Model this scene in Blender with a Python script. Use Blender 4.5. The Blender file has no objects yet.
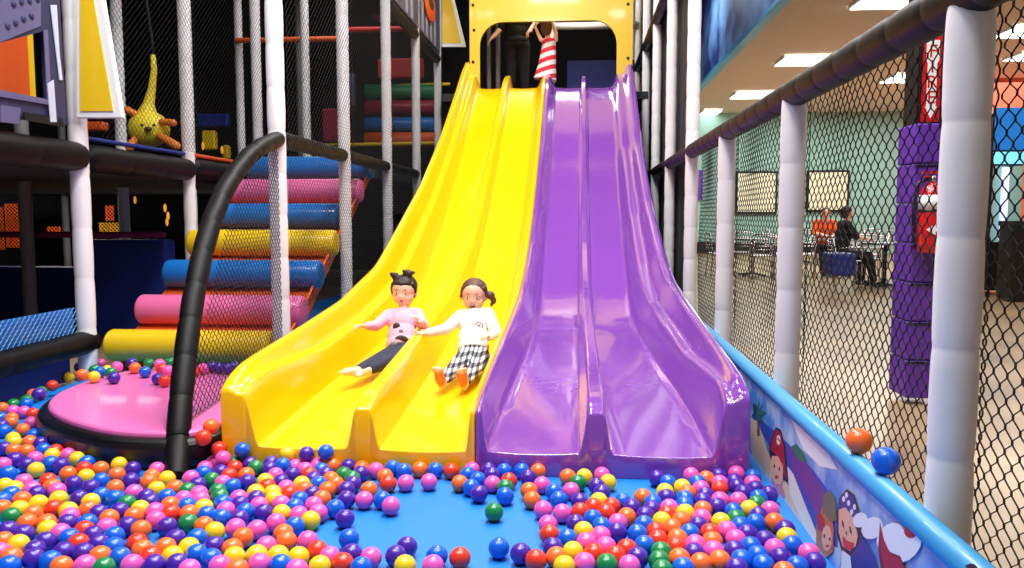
import bpy, bmesh, math, random
import numpy as np
from mathutils import Vector, Matrix, Quaternion
random.seed(7); rng = np.random.default_rng(11)
PI = math.pi
COL = bpy.context.scene.collection

# ------------------------------------------------------------------ camera
CAM_H, FPX, PITCH, YAW = 1.18, 800.0, .0851, .0819
cam_d = bpy.data.cameras.new('camera'); cam = bpy.data.objects.new('camera', cam_d); COL.objects.link(cam)
cam.location = (0, 0, CAM_H); cam.rotation_euler = (PI/2-PITCH, 0, YAW)
cam_d.sensor_width = 36; cam_d.lens = FPX/1024*36; cam_d.clip_end = 200
bpy.context.scene.camera = cam
FW = Vector((-math.sin(YAW)*math.cos(PITCH), math.cos(YAW)*math.cos(PITCH), -math.sin(PITCH)))
RT = Vector((math.cos(YAW), math.sin(YAW), 0)); UP = RT.cross(FW); CC = Vector((0, 0, CAM_H))
def at(px, py, X=None, Y=None, Z=None):
    """the world point seen at a photo pixel, on the plane X=, Y= or Z="""
    d = FW + RT*((px-512)/FPX) - UP*((py-284)/FPX)
    if X is not None: t = (X-CC.x)/d.x
    elif Y is not None: t = (Y-CC.y)/d.y
    else: t = (Z-CC.z)/d.z
    return CC + d*t

# ------------------------------------------------------------------ materials
M = {}
def mat(name, col, rough=.5, metal=0, coat=0, spec=.5, var=0, vscale=8, bump=0, bscale=40, emit=0, sss=0, alpha=1, trans=0):
    m = bpy.data.materials.new(name); m.use_nodes = True
    nt = m.node_tree; b = nt.nodes['Principled BSDF']
    b.inputs['Base Color'].default_value = (*col, 1); b.inputs['Roughness'].default_value = rough
    b.inputs['Metallic'].default_value = metal; b.inputs['Coat Weight'].default_value = coat
    b.inputs['Coat Roughness'].default_value = .06
    b.inputs['Specular IOR Level'].default_value = spec
    if trans: b.inputs['Transmission Weight'].default_value = trans
    if sss:
        b.inputs['Subsurface Weight'].default_value = sss; b.inputs['Subsurface Radius'].default_value = (.02, .01, .006)
    if emit:
        b.inputs['Emission Color'].default_value = (*col, 1); b.inputs['Emission Strength'].default_value = emit
    if var or bump:
        tc = nt.nodes.new('ShaderNodeTexCoord'); n = nt.nodes.new('ShaderNodeTexNoise')
        n.inputs['Scale'].default_value = vscale; n.inputs['Detail'].default_value = 4
        nt.links.new(tc.outputs['Object'], n.inputs['Vector'])
        if var:
            mx = nt.nodes.new('ShaderNodeMix'); mx.data_type = 'RGBA'
            mx.inputs['A'].default_value = (*[max(0, c*(1-var)) for c in col], 1)
            mx.inputs['B'].default_value = (*[min(1, c*(1+var)) for c in col], 1)
            nt.links.new(n.outputs['Fac'], mx.inputs['Factor']); nt.links.new(mx.outputs['Result'], b.inputs['Base Color'])
        if bump:
            n2 = nt.nodes.new('ShaderNodeTexNoise'); n2.inputs['Scale'].default_value = bscale; n2.inputs['Detail'].default_value = 2
            nt.links.new(tc.outputs['Object'], n2.inputs['Vector'])
            bp = nt.nodes.new('ShaderNodeBump'); bp.inputs['Strength'].default_value = bump; bp.inputs['Distance'].default_value = .01
            nt.links.new(n2.outputs['Fac'], bp.inputs['Height']); nt.links.new(bp.outputs['Normal'], b.inputs['Normal'])
    M[name] = m; return m
def srgb(r, g, b):
    f = lambda c: (c/255/12.92) if c/255 <= .04045 else ((c/255+.055)/1.055)**2.4
    return (f(r), f(g), f(b))
mat('yellow_gloss', srgb(252, 196, 0), .22, coat=.5, bump=.05, bscale=3)
mat('purple_gloss', srgb(132, 72, 174), .13, coat=1, bump=.22, bscale=11)
mat('white_vinyl', srgb(240, 238, 240), .55, var=.05, vscale=3, bump=.1, bscale=14)
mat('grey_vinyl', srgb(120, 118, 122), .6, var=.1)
mat('black_vinyl', srgb(10, 9, 11), .5, spec=.22, bump=.12, bscale=18)
mat('brown_vinyl', srgb(15, 11, 13), .5, spec=.25, bump=.12, bscale=18)
mat('net_black', srgb(12, 11, 12), .9)
mat('net_pale', srgb(120, 170, 220), .9)
mat('net_orange', srgb(250, 105, 30), .8)
mat('net_yellow', srgb(230, 180, 20), .8)
mat('pink_vinyl', srgb(222, 110, 178), .35, coat=.2, var=.06, vscale=3)
mat('blue_mat', srgb(18, 122, 214), .5, var=.08, vscale=4, bump=.15, bscale=10)
mat('blue_vinyl', srgb(22, 108, 190), .35, coat=.2)
mat('deep_blue', srgb(16, 40, 130), .5)
mat('yellow_vinyl', srgb(238, 196, 24), .35, coat=.2)
mat('rose_vinyl', srgb(222, 105, 160), .35, coat=.2)
mat('green_vinyl', srgb(20, 120, 80), .4)
mat('crimson_vinyl', srgb(150, 20, 60), .4)
mat('orange_vinyl', srgb(225, 90, 30), .45)
mat('red_vinyl', srgb(190, 30, 25), .45)
mat('magenta_vinyl', srgb(120, 20, 90), .45)
mat('light_blue_vinyl', srgb(70, 165, 225), .4, coat=.15)
mat('purple_vinyl', srgb(96, 44, 165), .5, bump=.2, bscale=12)
mat('black_wall', srgb(14, 13, 17), .8)
mat('dark_carpet', srgb(22, 26, 60), .9)
mat('deck_grey', srgb(40, 40, 46), .8)
mat('teal_wall', srgb(150, 196, 186), .8, var=.04, vscale=.6)
mat('orange_wall', srgb(224, 120, 92), .8)
mat('ceiling_tan', srgb(232, 212, 192), .9); mat('ceiling_dark', srgb(70, 62, 60), .9)
mat('metal', srgb(200, 200, 205), .25, metal=1)
mat('dark_metal', srgb(60, 60, 64), .4, metal=.8)
mat('red_gloss', srgb(200, 20, 25), .25, coat=.5)
mat('white_gloss', srgb(240, 240, 240), .3)
mat('black_plastic', srgb(16, 16, 18), .4)
mat('cream_board', srgb(235, 236, 205), .5)
mat('wood', srgb(60, 48, 40), .5)
mat('skin', srgb(246, 198, 174), .5, sss=.15)
mat('skin_tan', srgb(240, 186, 158), .5, sss=.15)
mat('lips', srgb(190, 80, 80), .4); mat('mouth_dark', srgb(110, 30, 35), .5)
mat('eye_white', srgb(240, 238, 235), .3); mat('eye_dark', srgb(30, 20, 16), .2)
mat('hair_dark', srgb(38, 24, 24), .5, bump=.5, bscale=120)
mat('hair_brown', srgb(92, 58, 44), .5, bump=.5, bscale=120)
mat('denim', srgb(36, 44, 66), .8, bump=.2, bscale=90)
mat('blue_jeans', srgb(34, 62, 110), .8)
mat('black_cloth', srgb(18, 17, 24), .85)
mat('orange_cloth', srgb(240, 95, 30), .8)
mat('sole', srgb(226, 120, 40), .6)
mat('toy_yellow', srgb(225, 205, 40), .6, bump=.3, bscale=60)
mat('toy_orange', srgb(215, 120, 40), .6)
mat('silver_print', srgb(112, 110, 150), .35, metal=.3, var=.12, vscale=2)
mat('slate_print', srgb(46, 48, 84), .45, var=.15, vscale=3)
mat('pale_print', srgb(200, 205, 225), .45)
mat('black_foam', srgb(12, 11, 12), .35, bump=.15, bscale=14)
M['lamp'] = mat('lamp', (1, .97, .9), .5, emit=7)
M['screen_blue'] = mat('screen_blue', srgb(20, 120, 210), .4, emit=.35)
M['screen_cyan'] = mat('screen_cyan', srgb(120, 215, 250), .4, emit=.8)
M['glow_white'] = mat('glow_white', srgb(205, 215, 255), .4, emit=1.3)
M['amber'] = mat('amber', srgb(250, 170, 40), .4, emit=.6)
BC = {'p': srgb(240, 92, 180), 'v': srgb(72, 36, 160), 'b': srgb(8, 96, 215), 'o': srgb(250, 112, 45),
      'r': srgb(232, 58, 36), 'y': srgb(248, 205, 30), 'g': srgb(16, 130, 70)}
BN = {'p': 'pink', 'v': 'violet', 'b': 'blue', 'o': 'orange', 'r': 'red', 'y': 'yellow', 'g': 'green'}
for k, c in BC.items(): mat('ball_'+BN[k], c, .3, coat=.3, sss=0)

def special(name, build, rough=.6):
    m = bpy.data.materials.new(name); m.use_nodes = True; nt = m.node_tree
    b = nt.nodes['Principled BSDF']; b.inputs['Roughness'].default_value = rough
    build(nt, b); M[name] = m
def _floor(nt, b):
    tc = nt.nodes.new('ShaderNodeTexCoord'); n = nt.nodes.new('ShaderNodeTexNoise'); n.inputs['Scale'].default_value = 1.2
    n.inputs['Detail'].default_value = 6
    r = nt.nodes.new('ShaderNodeValToRGB'); r.color_ramp.elements[0].color = (*srgb(122, 102, 76), 1); r.color_ramp.elements[1].color = (*srgb(176, 150, 114), 1)
    r.color_ramp.elements[0].position = .3; r.color_ramp.elements[1].position = .7
    nt.links.new(tc.outputs['Object'], n.inputs['Vector']); nt.links.new(n.outputs['Fac'], r.inputs['Fac']); nt.links.new(r.outputs['Color'], b.inputs['Base Color'])
    b.inputs['Roughness'].default_value = .28
special('hall_floor', _floor)
def _fascia(nt, b):
    tc = nt.nodes.new('ShaderNodeTexCoord'); n = nt.nodes.new('ShaderNodeTexNoise'); n.inputs['Scale'].default_value = .9; n.inputs['Detail'].default_value = 3
    r = nt.nodes.new('ShaderNodeValToRGB'); e = r.color_ramp.elements
    e[0].position = .38; e[0].color = (*srgb(24, 52, 130), 1); e[1].position = .6; e[1].color = (*srgb(110, 160, 225), 1)
    nt.links.new(tc.outputs['Object'], n.inputs['Vector']); nt.links.new(n.outputs['Fac'], r.inputs['Fac']); nt.links.new(r.outputs['Color'], b.inputs['Base Color'])
special('fascia_paint', _fascia)
def _plaid(nt, b):
    tc = nt.nodes.new('ShaderNodeTexCoord')
    outs = []
    for d, s in (('X', 11), ('DIAGONAL', 9), ('Y', 9)):
        w = nt.nodes.new('ShaderNodeTexWave'); w.bands_direction = d if d != 'DIAGONAL' else 'Z'
        w.inputs['Scale'].default_value = s; nt.links.new(tc.outputs['Object'], w.inputs['Vector'])
        g = nt.nodes.new('ShaderNodeMath'); g.operation = 'GREATER_THAN'; g.inputs[1].default_value = .5
        nt.links.new(w.outputs['Fac'], g.inputs[0]); outs.append(g)
    a = nt.nodes.new('ShaderNodeMath'); a.operation = 'ADD'; nt.links.new(outs[0].outputs[0], a.inputs[0]); nt.links.new(outs[1].outputs[0], a.inputs[1])
    r = nt.nodes.new('ShaderNodeValToRGB'); r.color_ramp.interpolation = 'CONSTANT'
    h = nt.nodes.new('ShaderNodeMath'); h.operation = 'MULTIPLY'; h.inputs[1].default_value = .45
    nt.links.new(a.outputs[0], h.inputs[0]); nt.links.new(h.outputs[0], r.inputs['Fac'])
    e = r.color_ramp.elements; e[0].color = (*srgb(235, 235, 235), 1); e[1].position = .4; e[1].color = (*srgb(120, 120, 130), 1)
    n = e.new(.8); n.color = (*srgb(25, 25, 35), 1)
    nt.links.new(r.outputs['Color'], b.inputs['Base Color'])
special('plaid', _plaid, .8)
def _stripes(nt, b):
    tc = nt.nodes.new('ShaderNodeTexCoord'); w = nt.nodes.new('ShaderNodeTexWave'); w.bands_direction = 'Z'
    mp = nt.nodes.new('ShaderNodeMapping'); mp.inputs['Rotation'].default_value = (0, .30, 0)
    nt.links.new(tc.outputs['Object'], mp.inputs['Vector']); nt.links.new(mp.outputs['Vector'], w.inputs['Vector'])
    w.inputs['Scale'].default_value = 2.4
    r = nt.nodes.new('ShaderNodeValToRGB'); r.color_ramp.interpolation = 'CONSTANT'; e = r.color_ramp.elements
    e[0].color = (*srgb(245, 235, 235), 1); e[1].position = .5; e[1].color = (*srgb(225, 40, 60), 1)
    nt.links.new(w.outputs['Fac'], r.inputs['Fac']); nt.links.new(r.outputs['Color'], b.inputs['Base Color'])
special('stripes', _stripes, .8)
def shirt_mat(name, base, spots):
    """plain knit with printed blobs: spots = (centre, radii, colour) in world metres"""
    def f(nt, b):
        tc = nt.nodes.new('ShaderNodeTexCoord'); cur = None
        prev = nt.nodes.new('ShaderNodeRGB'); prev.outputs[0].default_value = (*base, 1); prev = prev.outputs[0]
        for c, r, col in spots:
            mp = nt.nodes.new('ShaderNodeMapping'); mp.vector_type = 'TEXTURE'
            mp.inputs['Location'].default_value = c; mp.inputs['Scale'].default_value = r
            nt.links.new(tc.outputs['Object'], mp.inputs['Vector'])
            l = nt.nodes.new('ShaderNodeVectorMath'); l.operation = 'LENGTH'; nt.links.new(mp.outputs['Vector'], l.inputs[0])
            g = nt.nodes.new('ShaderNodeMath'); g.operation = 'LESS_THAN'; g.inputs[1].default_value = 1; nt.links.new(l.outputs['Value'], g.inputs[0])
            mx = nt.nodes.new('ShaderNodeMix'); mx.data_type = 'RGBA'; nt.links.new(g.outputs[0], mx.inputs['Factor'])
            nt.links.new(prev, mx.inputs['A']); mx.inputs['B'].default_value = (*col, 1); prev = mx.outputs['Result']
        nt.links.new(prev, b.inputs['Base Color'])
    special(name, f, .85)

# ------------------------------------------------------------------ mesh helpers
def tag(o, label=None, cat=None, group=None, kind=None):
    if label: o['label'] = label
    if cat: o['category'] = cat
    if group: o['group'] = group
    if kind: o['kind'] = kind
    return o
def link(name, me, m=None, parent=None, smooth=False):
    if m is not None:
        for mm in (m if isinstance(m, (list, tuple)) else [m]): me.materials.append(M[mm] if isinstance(mm, str) else mm)
    if smooth: me.polygons.foreach_set('use_smooth', [True]*len(me.polygons))
    o = bpy.data.objects.new(name, me); COL.objects.link(o)
    if parent is not None:
        o.parent = parent; o.matrix_parent_inverse = Matrix.Translation(-Vector(parent.location))
    return o
def empty(name, loc=(0, 0, 0)):
    o = bpy.data.objects.new(name, None); o.empty_display_size = .1; COL.objects.link(o); o.location = loc
    return o
def rawmesh(V, F, name='m'):
    me = bpy.data.meshes.new(name); me.from_pydata([tuple(v) for v in V], [], [tuple(f) for f in F]); me.update(); return me
class B:
    """collects simple shapes and links them as ONE mesh object"""
    def __init__(s): s.V = []; s.F = []; s.I = []; s.mi = 0
    def add(s, V, F):
        k = len(s.V); s.V += [tuple(v) for v in V]; s.F += [tuple(i+k for i in f) for f in F]; s.I += [s.mi]*len(F)
    def box(s, a, b):
        x0, y0, z0 = [min(a[i], b[i]) for i in range(3)]; x1, y1, z1 = [max(a[i], b[i]) for i in range(3)]
        s.add([(x0,y0,z0),(x1,y0,z0),(x1,y1,z0),(x0,y1,z0),(x0,y0,z1),(x1,y0,z1),(x1,y1,z1),(x0,y1,z1)],
              [(0,3,2,1),(4,5,6,7),(0,1,5,4),(1,2,6,5),(2,3,7,6),(3,0,4,7)]); return s
    def sweep(s, pts, rads, n=12, cap=True, round_cap=False):
        pts = [Vector(p) for p in pts]
        if not isinstance(rads, (list, tuple)): rads = [rads]*len(pts)
        if round_cap:
            d0 = (pts[0]-pts[1]).normalized(); d1 = (pts[-1]-pts[-2]).normalized()
            a = [(pts[0]+d0*rads[0]*math.sin(t), rads[0]*max(.02, math.cos(t))) for t in (PI/2, PI/3, PI/6)]
            c = [(pts[-1]+d1*rads[-1]*math.sin(t), rads[-1]*max(.02, math.cos(t))) for t in (PI/6, PI/3, PI/2)]
            pts = [q for q, _ in a]+pts+[q for q, _ in c]; rads = [r for _, r in a]+list(rads)+[r for _, r in c]
        V = []; F = []
        t = (pts[1]-pts[0]).normalized(); u = t.orthogonal().normalized()
        for i, p in enumerate(pts):
            t2 = (pts[min(i+1, len(pts)-1)]-pts[max(i-1, 0)]).normalized()
            q = t.rotation_difference(t2); u = (q @ u).normalized(); t = t2; w = t.cross(u)
            for k in range(n):
                a = 2*PI*k/n; V.append(p+(u*math.cos(a)+w*math.sin(a))*rads[i])
        for i in range(len(pts)-1):
            for k in range(n): F.append((i*n+k, i*n+(k+1) % n, (i+1)*n+(k+1) % n, (i+1)*n+k))
        if cap: F += [tuple(range(n-1, -1, -1)), tuple((len(pts)-1)*n+k for k in range(n))]
        s.add(V, F); return s
    def ell(s, c, r, rot=None, n=16, m=10):
        V = []; F = []
        for j in range(m+1):
            th = PI*j/m
            for k in range(n):
                a = 2*PI*k/n; v = Vector((r[0]*math.sin(th)*math.cos(a), r[1]*math.sin(th)*math.sin(a), r[2]*math.cos(th)))
                if rot is not None: v = rot @ v
                V.append(v+Vector(c))
        for j in range(m):
            for k in range(n): F.append((j*n+k, (j+1)*n+k, (j+1)*n+(k+1) % n, j*n+(k+1) % n))
        s.add(V, F); return s
    def prism(s, poly, off):
        """closed polygon (3D points, planar) extruded by vector off"""
        n = len(poly); V = [Vector(p) for p in poly]+[Vector(p)+Vector(off) for p in poly]
        s.add(V, [tuple(range(n)), tuple(range(2*n-1, n-1, -1))]+[(i, i+n, (i+1) % n+n, (i+1) % n) for i in range(n)]); return s
    def build(s, name, m=None, parent=None, smooth=False):
        me = rawmesh(s.V, s.F)
        o = link(name, me, m, parent, smooth)
        if any(s.I): me.polygons.foreach_set('material_index', s.I)
        bm = bmesh.new(); bm.from_mesh(me)
        if smooth: bmesh.ops.remove_doubles(bm, verts=bm.verts, dist=1e-5)
        bmesh.ops.recalc_face_normals(bm, faces=bm.faces); bm.to_mesh(me); bm.free()
        return o
def bev(o, w=.01, seg=3):
    md = o.modifiers.new('bevel', 'BEVEL'); md.width = w; md.segments = seg; md.limit_method = 'ANGLE'; return o
def pad_tube(path, r, seg=.24, n=20, pinch=.055, name='pad'):
    """padded sleeve: a tube that pinches in at every tie"""
    path = [Vector(p) for p in path]; L = [0]
    for a, b in zip(path, path[1:]): L.append(L[-1]+(b-a).length)
    def pos(s):
        for i in range(len(path)-1):
            if s <= L[i+1]+1e-9: return path[i].lerp(path[i+1], (s-L[i])/(L[i+1]-L[i]))
        return path[-1]
    k = max(1, round(L[-1]/seg)); pts = []; rr = []
    for j in range(k):
        for u, q in ((0, pinch), (.025, pinch*.8), (.07, .02), (.2, 0), (.5, -.015), (.8, 0), (.93, .02), (.975, pinch*.8)):
            pts.append(pos((j+u)/k*L[-1])); rr.append(r*(1-q))
    pts.append(path[-1]); rr.append(r*(1-pinch))
    return B().sweep(pts, rr, n)
def holed(outer, holes, thick, frame, name, m, parent=None, bevel=0):
    """flat plate with holes: 2D outlines, frame = 4x4 matrix of its plane"""
    cu = bpy.data.curves.new('tmp', 'CURVE'); cu.dimensions = '2D'; cu.fill_mode = 'BOTH'; cu.extrude = thick/2; cu.bevel_depth = bevel
    for poly in [outer]+holes:
        sp = cu.splines.new('POLY'); sp.points.add(len(poly)-1); sp.use_cyclic_u = True
        for q, p in zip(sp.points, poly): q.co = (p[0], p[1], 0, 1)
    o = bpy.data.objects.new('tmp', cu); COL.objects.link(o)
    dg = bpy.context.evaluated_depsgraph_get(); me = bpy.data.meshes.new_from_object(o.evaluated_get(dg))
    bpy.data.objects.remove(o); me.transform(frame)
    return link(name, me, m, parent)
def rrect(x0, y0, x1, y1, r, n=8, rb=None):
    rb = r if rb is None else rb; out = []
    for cx, cy, a0, q in ((x1-r, y1-r, 0, r), (x0+r, y1-r, PI/2, r), (x0+rb, y0+rb, PI, rb), (x1-rb, y0+rb, 1.5*PI, rb)):
        for k in range(n+1): a = a0+PI/2*k/n; out.append((cx+q*math.cos(a), cy+q*math.sin(a)))
    return out
def plane_frame(o, u, v):
    u = Vector(u).normalized(); v = Vector(v).normalized(); w = u.cross(v)
    return Matrix(((u.x, v.x, w.x, o[0]), (u.y, v.y, w.y, o[1]), (u.z, v.z, w.z, o[2]), (0, 0, 0, 1)))
def net(name, o, u, v, W, Hh, label, cw=.066, ch=.062, r=.003, m='net_black', top=None, bot=None, group=None, parent=None, sag=0):
    """knotted diamond netting: strands zigzag up the panel, touching their neighbours at knots"""
    o = Vector(o); u = Vector(u).normalized(); v = Vector(v).normalized(); w = u.cross(v)
    V = []; F = []; half = cw/2; nst = int(W/half)+1
    tri = [(math.cos(a), math.sin(a)) for a in (PI/2, PI/2+2*PI/3, PI/2+4*PI/3)]
    for i in range(nst):
        x0 = i*half; pts = []; k = 0; s = 1 if i % 2 else -1
        z = 0; amp = half/2-r*.4
        lo = bot(x0) if bot else 0; hi = min(Hh, top(x0)) if top else Hh
        seq = []
        j = 0
        while True:
            zz = j*ch/2; sg = s if j % 2 else -s
            seq += [(zz-ch*.09, sg), (zz+ch*.09, sg)]
            j += 1
            if zz > hi: break
        for zz, sg in seq:
            if lo <= zz <= hi: pts.append((min(max(x0+sg*amp, 0), W), zz))
        if len(pts) < 2: continue
        b0 = len(V)
        for x, zz in pts:
            dz = sag*math.sin(x*5.3)*math.cos(zz*4.1)
            c = o+u*x+v*zz+w*dz
            for a, b in tri: V.append(c+u*(a*r)+w*(b*r))
        for q in range(len(pts)-1):
            for k in range(3): F.append((b0+q*3+k, b0+q*3+(k+1) % 3, b0+q*3+3+(k+1) % 3, b0+q*3+3+k))
    ob = link(name, rawmesh(V, F), m, parent)
    if label: tag(ob, label, 'safety net', group)
    return ob
def interp(tab, y):
    xs = [t[0] for t in tab]; ys = [t[1] for t in tab]
    return np.interp(y, xs, ys)
def smooth_tab(tab, n=160, k=7):
    tab = sorted(tab); y = np.linspace(tab[0][0], tab[-1][0], n); z = np.interp(y, [t[0] for t in tab], [t[1] for t in tab])
    ker = np.hanning(k+2)[1:-1]; ker /= ker.sum(); pad = k//2
    zp = np.concatenate([z[0]+(z[0]-z[1:pad+1][::-1]), z, z[-1]+(z[-1]-z[-pad-1:-1][::-1])])
    return list(zip(y, np.convolve(zp, ker, 'valid')))

# ------------------------------------------------------------------ the setting
def struct(o): o['kind'] = 'structure'; return o
XR, XL, XL2, XL3 = .97, -2.107, -3.57, -5.14
DY = 1.633; YR0 = 2.123; YL0 = 5.52
CEIL = 4.4
struct(B().box((-12, -3, -.2), (14, 27, -.02)).build('floor', 'hall_floor'))
struct(B().box((XL2+.02, 1.2, -.019), (.93, 12.6, 0)).build('floor_play_mat', 'blue_mat'))
struct(B().box((-12, 26, 0), (14, 26.2, 7)).build('wall_back', 'teal_wall'))
fa = at(787, 0, Z=CEIL); XF = fa.x
struct(B().box((XF, -3, CEIL), (14, 26, CEIL+.15)).build('ceiling', 'ceiling_tan'))
struct(B().box((XF-.12, -3, CEIL), (XF, 26, 7)).build('wall_fascia', 'fascia_paint'))
struct(B().box((XF-.15, -3, CEIL-.05), (XF+.02, 26, CEIL+.02)).build('trim_1', 'light_blue_vinyl'))
struct(B().box((-12, -3, 6.6), (XF, 27, 6.75)).build('ceiling_play_area', 'ceiling_dark'))
struct(B().box((13.8, -3, 0), (14, 26, CEIL)).build('wall_right', 'orange_wall'))
struct(B().box((8.6, 20, 0), (13.8, 20.15, CEIL)).build('wall_partition', 'orange_wall'))
struct(B().box((-9.4, -2, 0), (-9.2, 17, 6.6)).build('wall_left', 'black_wall'))
struct(B().box((-9.2, 17, 0), (1.6, 17.15, 6.6)).build('wall_rear', 'black_wall'))
struct(B().box((XR+.08, 7.6, 0), (XR+.12, 17, 6.2)).build('wall_divider', 'black_wall'))
struct(B().box((1.1, 25.95, 0), (8.6, 26, .35)).build('baseboard_back', 'black_plastic'))

# ------------------------------------------------------------------ slides
YF = 3.54; YT = 11.75
BED = smooth_tab([(YT, 3.0), (11.35, 2.97), (10.9, 2.70), (10.4, 2.36), (9.7, 1.88), (8.97, 1.45), (8.2, 1.04), (7.5, .71), (7.0, .50), (6.6, .365), (6.2, .29), (5.5, .235), (4.5, .17), (YF, .11)], 200, 9)
RID = smooth_tab([(YT, 3.20), (11.5, 3.14), (11.2, 3.02), (10.45, 2.55), (9.7, 2.06), (8.97, 1.63), (8.2, 1.21), (7.5, .90), (7, .74), (6.5, .61), (6, .53), (5, .45), (4, .37), (YF, .33)], 200, 9)
WLF = smooth_tab([(YT, 3.40), (11.4, 3.22), (10.92, 2.92), (9.54, 2.12), (8.27, 1.50), (7.05, 1.03), (6.38, .78), (5.4, .60), (4.6, .53), (3.8, .47), (YF, .42)], 200, 9)
WRT = smooth_tab([(YT, 3.34), (11.4, 3.13), (10.9, 2.80), (9.73, 2.02), (8.2, 1.28), (7.07, .88), (6.2, .68), (4.62, .53), (3.8, .46), (YF, .42)], 200, 9)
def slide(name, x_out, lanes_front, lanes_back, side, m, label):
    """x_out=(left,right); lanes = [(bed_left, bed_right), (..)]; side = which edge is the outer wall"""
    ys = sorted(set(np.concatenate([YF+.0+.22*(1-np.cos(np.linspace(0, PI/2, 9))), np.linspace(YF+.25, YT, 76)])))
    rows = []
    for y in ys:
        t = min(1, max(0, (y-YF)/(6.9-YF))); t = t*t*(3-2*t)
        L = [(a[0]*(1-t)+b[0]*t, a[1]*(1-t)+b[1]*t) for a, b in zip(lanes_front, lanes_back)]
        bed = interp(BED, y); rid = interp(RID, y); wl = interp(WLF, y); wr = interp(WRT, y)
        e = min(1, (y-YF)/.22); rnd = .80+.20*math.sqrt(max(0, 1-(1-e)**2))      # front nose rounds over
        (a0, a1), (b0, b1) = L; xl, xr = x_out
        lf = .2+.8*min(1, (y-YF)/1.1)
        pts = []
        def seg(x0, z0, x1, z1, shape, n):
            for k in range(n):
                u = k/n; q = shape(u); pts.append((x0+(x1-x0)*u, z0+(z1-z0)*q))
        S = lambda u: u*u*(3-2*u)
        up = lambda u: 1-(1-u)**2.4          # wall tops swell round
        dn = lambda u: u**2.4
        def ledge(u):                        # outer wall: slope, moulded step, then the flange
            if u < .34: return .60*S(u/.34)
            if u < .50: return .60
            if u < .80: return .60+.40*S((u-.5)/.30)
            return 1.0 if u < .93 else 1-.10*((u-.93)/.07)**2
        fil = lambda u: S(u)
        h = lambda z: bed+(z-bed)*rnd
        ztopL = h(wl) if side == 'L' else h(rid); ztopR = h(wr) if side == 'R' else h(rid)
        if side == 'L':
            for k in range(22): u = 1-k/22; pts.append((a0+(xl-a0)*u, bed+(ztopL-bed)*(ledge(u)*lf+S(min(1, u/.42))*(1-lf))))
        else:
            pts.append((xl, ztopL-.012)); x1 = xl+.012
            for k in range(12): u = k/12; pts.append((x1+(a0-x1)*u, ztopL+(bed-ztopL)*S(max(0, (u-.12)/.88))))
        nb = 8
        for k in range(nb): u = k/nb; pts.append((a0+(a1-a0)*u, bed-.008*math.sin(PI*u)))
        c0, c1 = a1, b0; w = (c1-c0)
        for k in range(16):
            u = k/16
            q = S(min(1, u/.30)) if u < .5 else S(min(1, (1-u)/.30))
            pts.append((c0+w*u, bed+(h(rid)-bed)*q))
        for k in range(nb): u = k/nb; pts.append((b0+(b1-b0)*u, bed-.008*math.sin(PI*u)))
        if side == 'R':
            for k in range(23): u = k/22; pts.append((b1+(xr-b1)*u, bed+(ztopR-bed)*(ledge(u)*lf+S(min(1, u/.42))*(1-lf))))
        else:
            x1 = xr-.012
            for k in range(12): u = k/12; pts.append((b1+(x1-b1)*u, bed+(ztopR-bed)*S(min(1, u/.88))))
            pts.append((x1, ztopR)); pts.append((xr, ztopR-.012))
        rows.append((y, bed, pts))
    n = len(rows[0][2]); V = []; F = []
    for y, bed, pts in rows:
        zb = 0.0 if y < 6.6 else max(0, bed-.30)
        # nose leans: lower edge of the mouth stays at the front face
        V += [(x, y, z) for x, z in pts]
        V += [(x, y, min(zb, z-.05)) for x, z in pts]
    st = 2*n
    for i in range(len(rows)-1):
        for k in range(n-1):
            F.append((i*st+k, i*st+k+1, (i+1)*st+k+1, (i+1)*st+k))
            F.append((i*st+n+k, (i+1)*st+n+k, (i+1)*st+n+k+1, i*st+n+k+1))
        F.append((i*st, (i+1)*st, (i+1)*st+n, i*st+n)); k = n-1
        F.append((i*st+k, i*st+n+k, (i+1)*st+n+k, (i+1)*st+k))
    for i in (0, len(rows)-1):
        for k in range(n-1): F.append((i*st+k, i*st+n+k, i*st+n+k+1, i*st+k+1))
    o = link(name, rawmesh(V, F), m)
    bm = bmesh.new(); bm.from_mesh(o.data); bmesh.ops.recalc_face_normals(bm, faces=bm.faces)
    for f in bm.faces: f.smooth = True
    bm.to_mesh(o.data); bm.free()
    md = o.modifiers.new('bevel', 'BEVEL'); md.width = .018; md.segments = 4; md.limit_method = 'ANGLE'; md.angle_limit = math.radians(50)
    md.harden_normals = False
    return tag(o, label, 'slide')
slide('double_slide', (-1.652, -.461), [(-1.47, -1.06), (-.90, -.505)], [(-1.40, -1.09), (-.95, -.60)], 'L', 'yellow_gloss',
      'glossy yellow two-lane plastic slide the two girls are riding down')
slide('double_slide', (-.457, .765), [(-.40, .012), (.165, .60)], [(-.30, .005), (.125, .43)], 'R', 'purple_gloss',
      'shiny purple two-lane plastic slide, empty, beside the yellow one')

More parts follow.
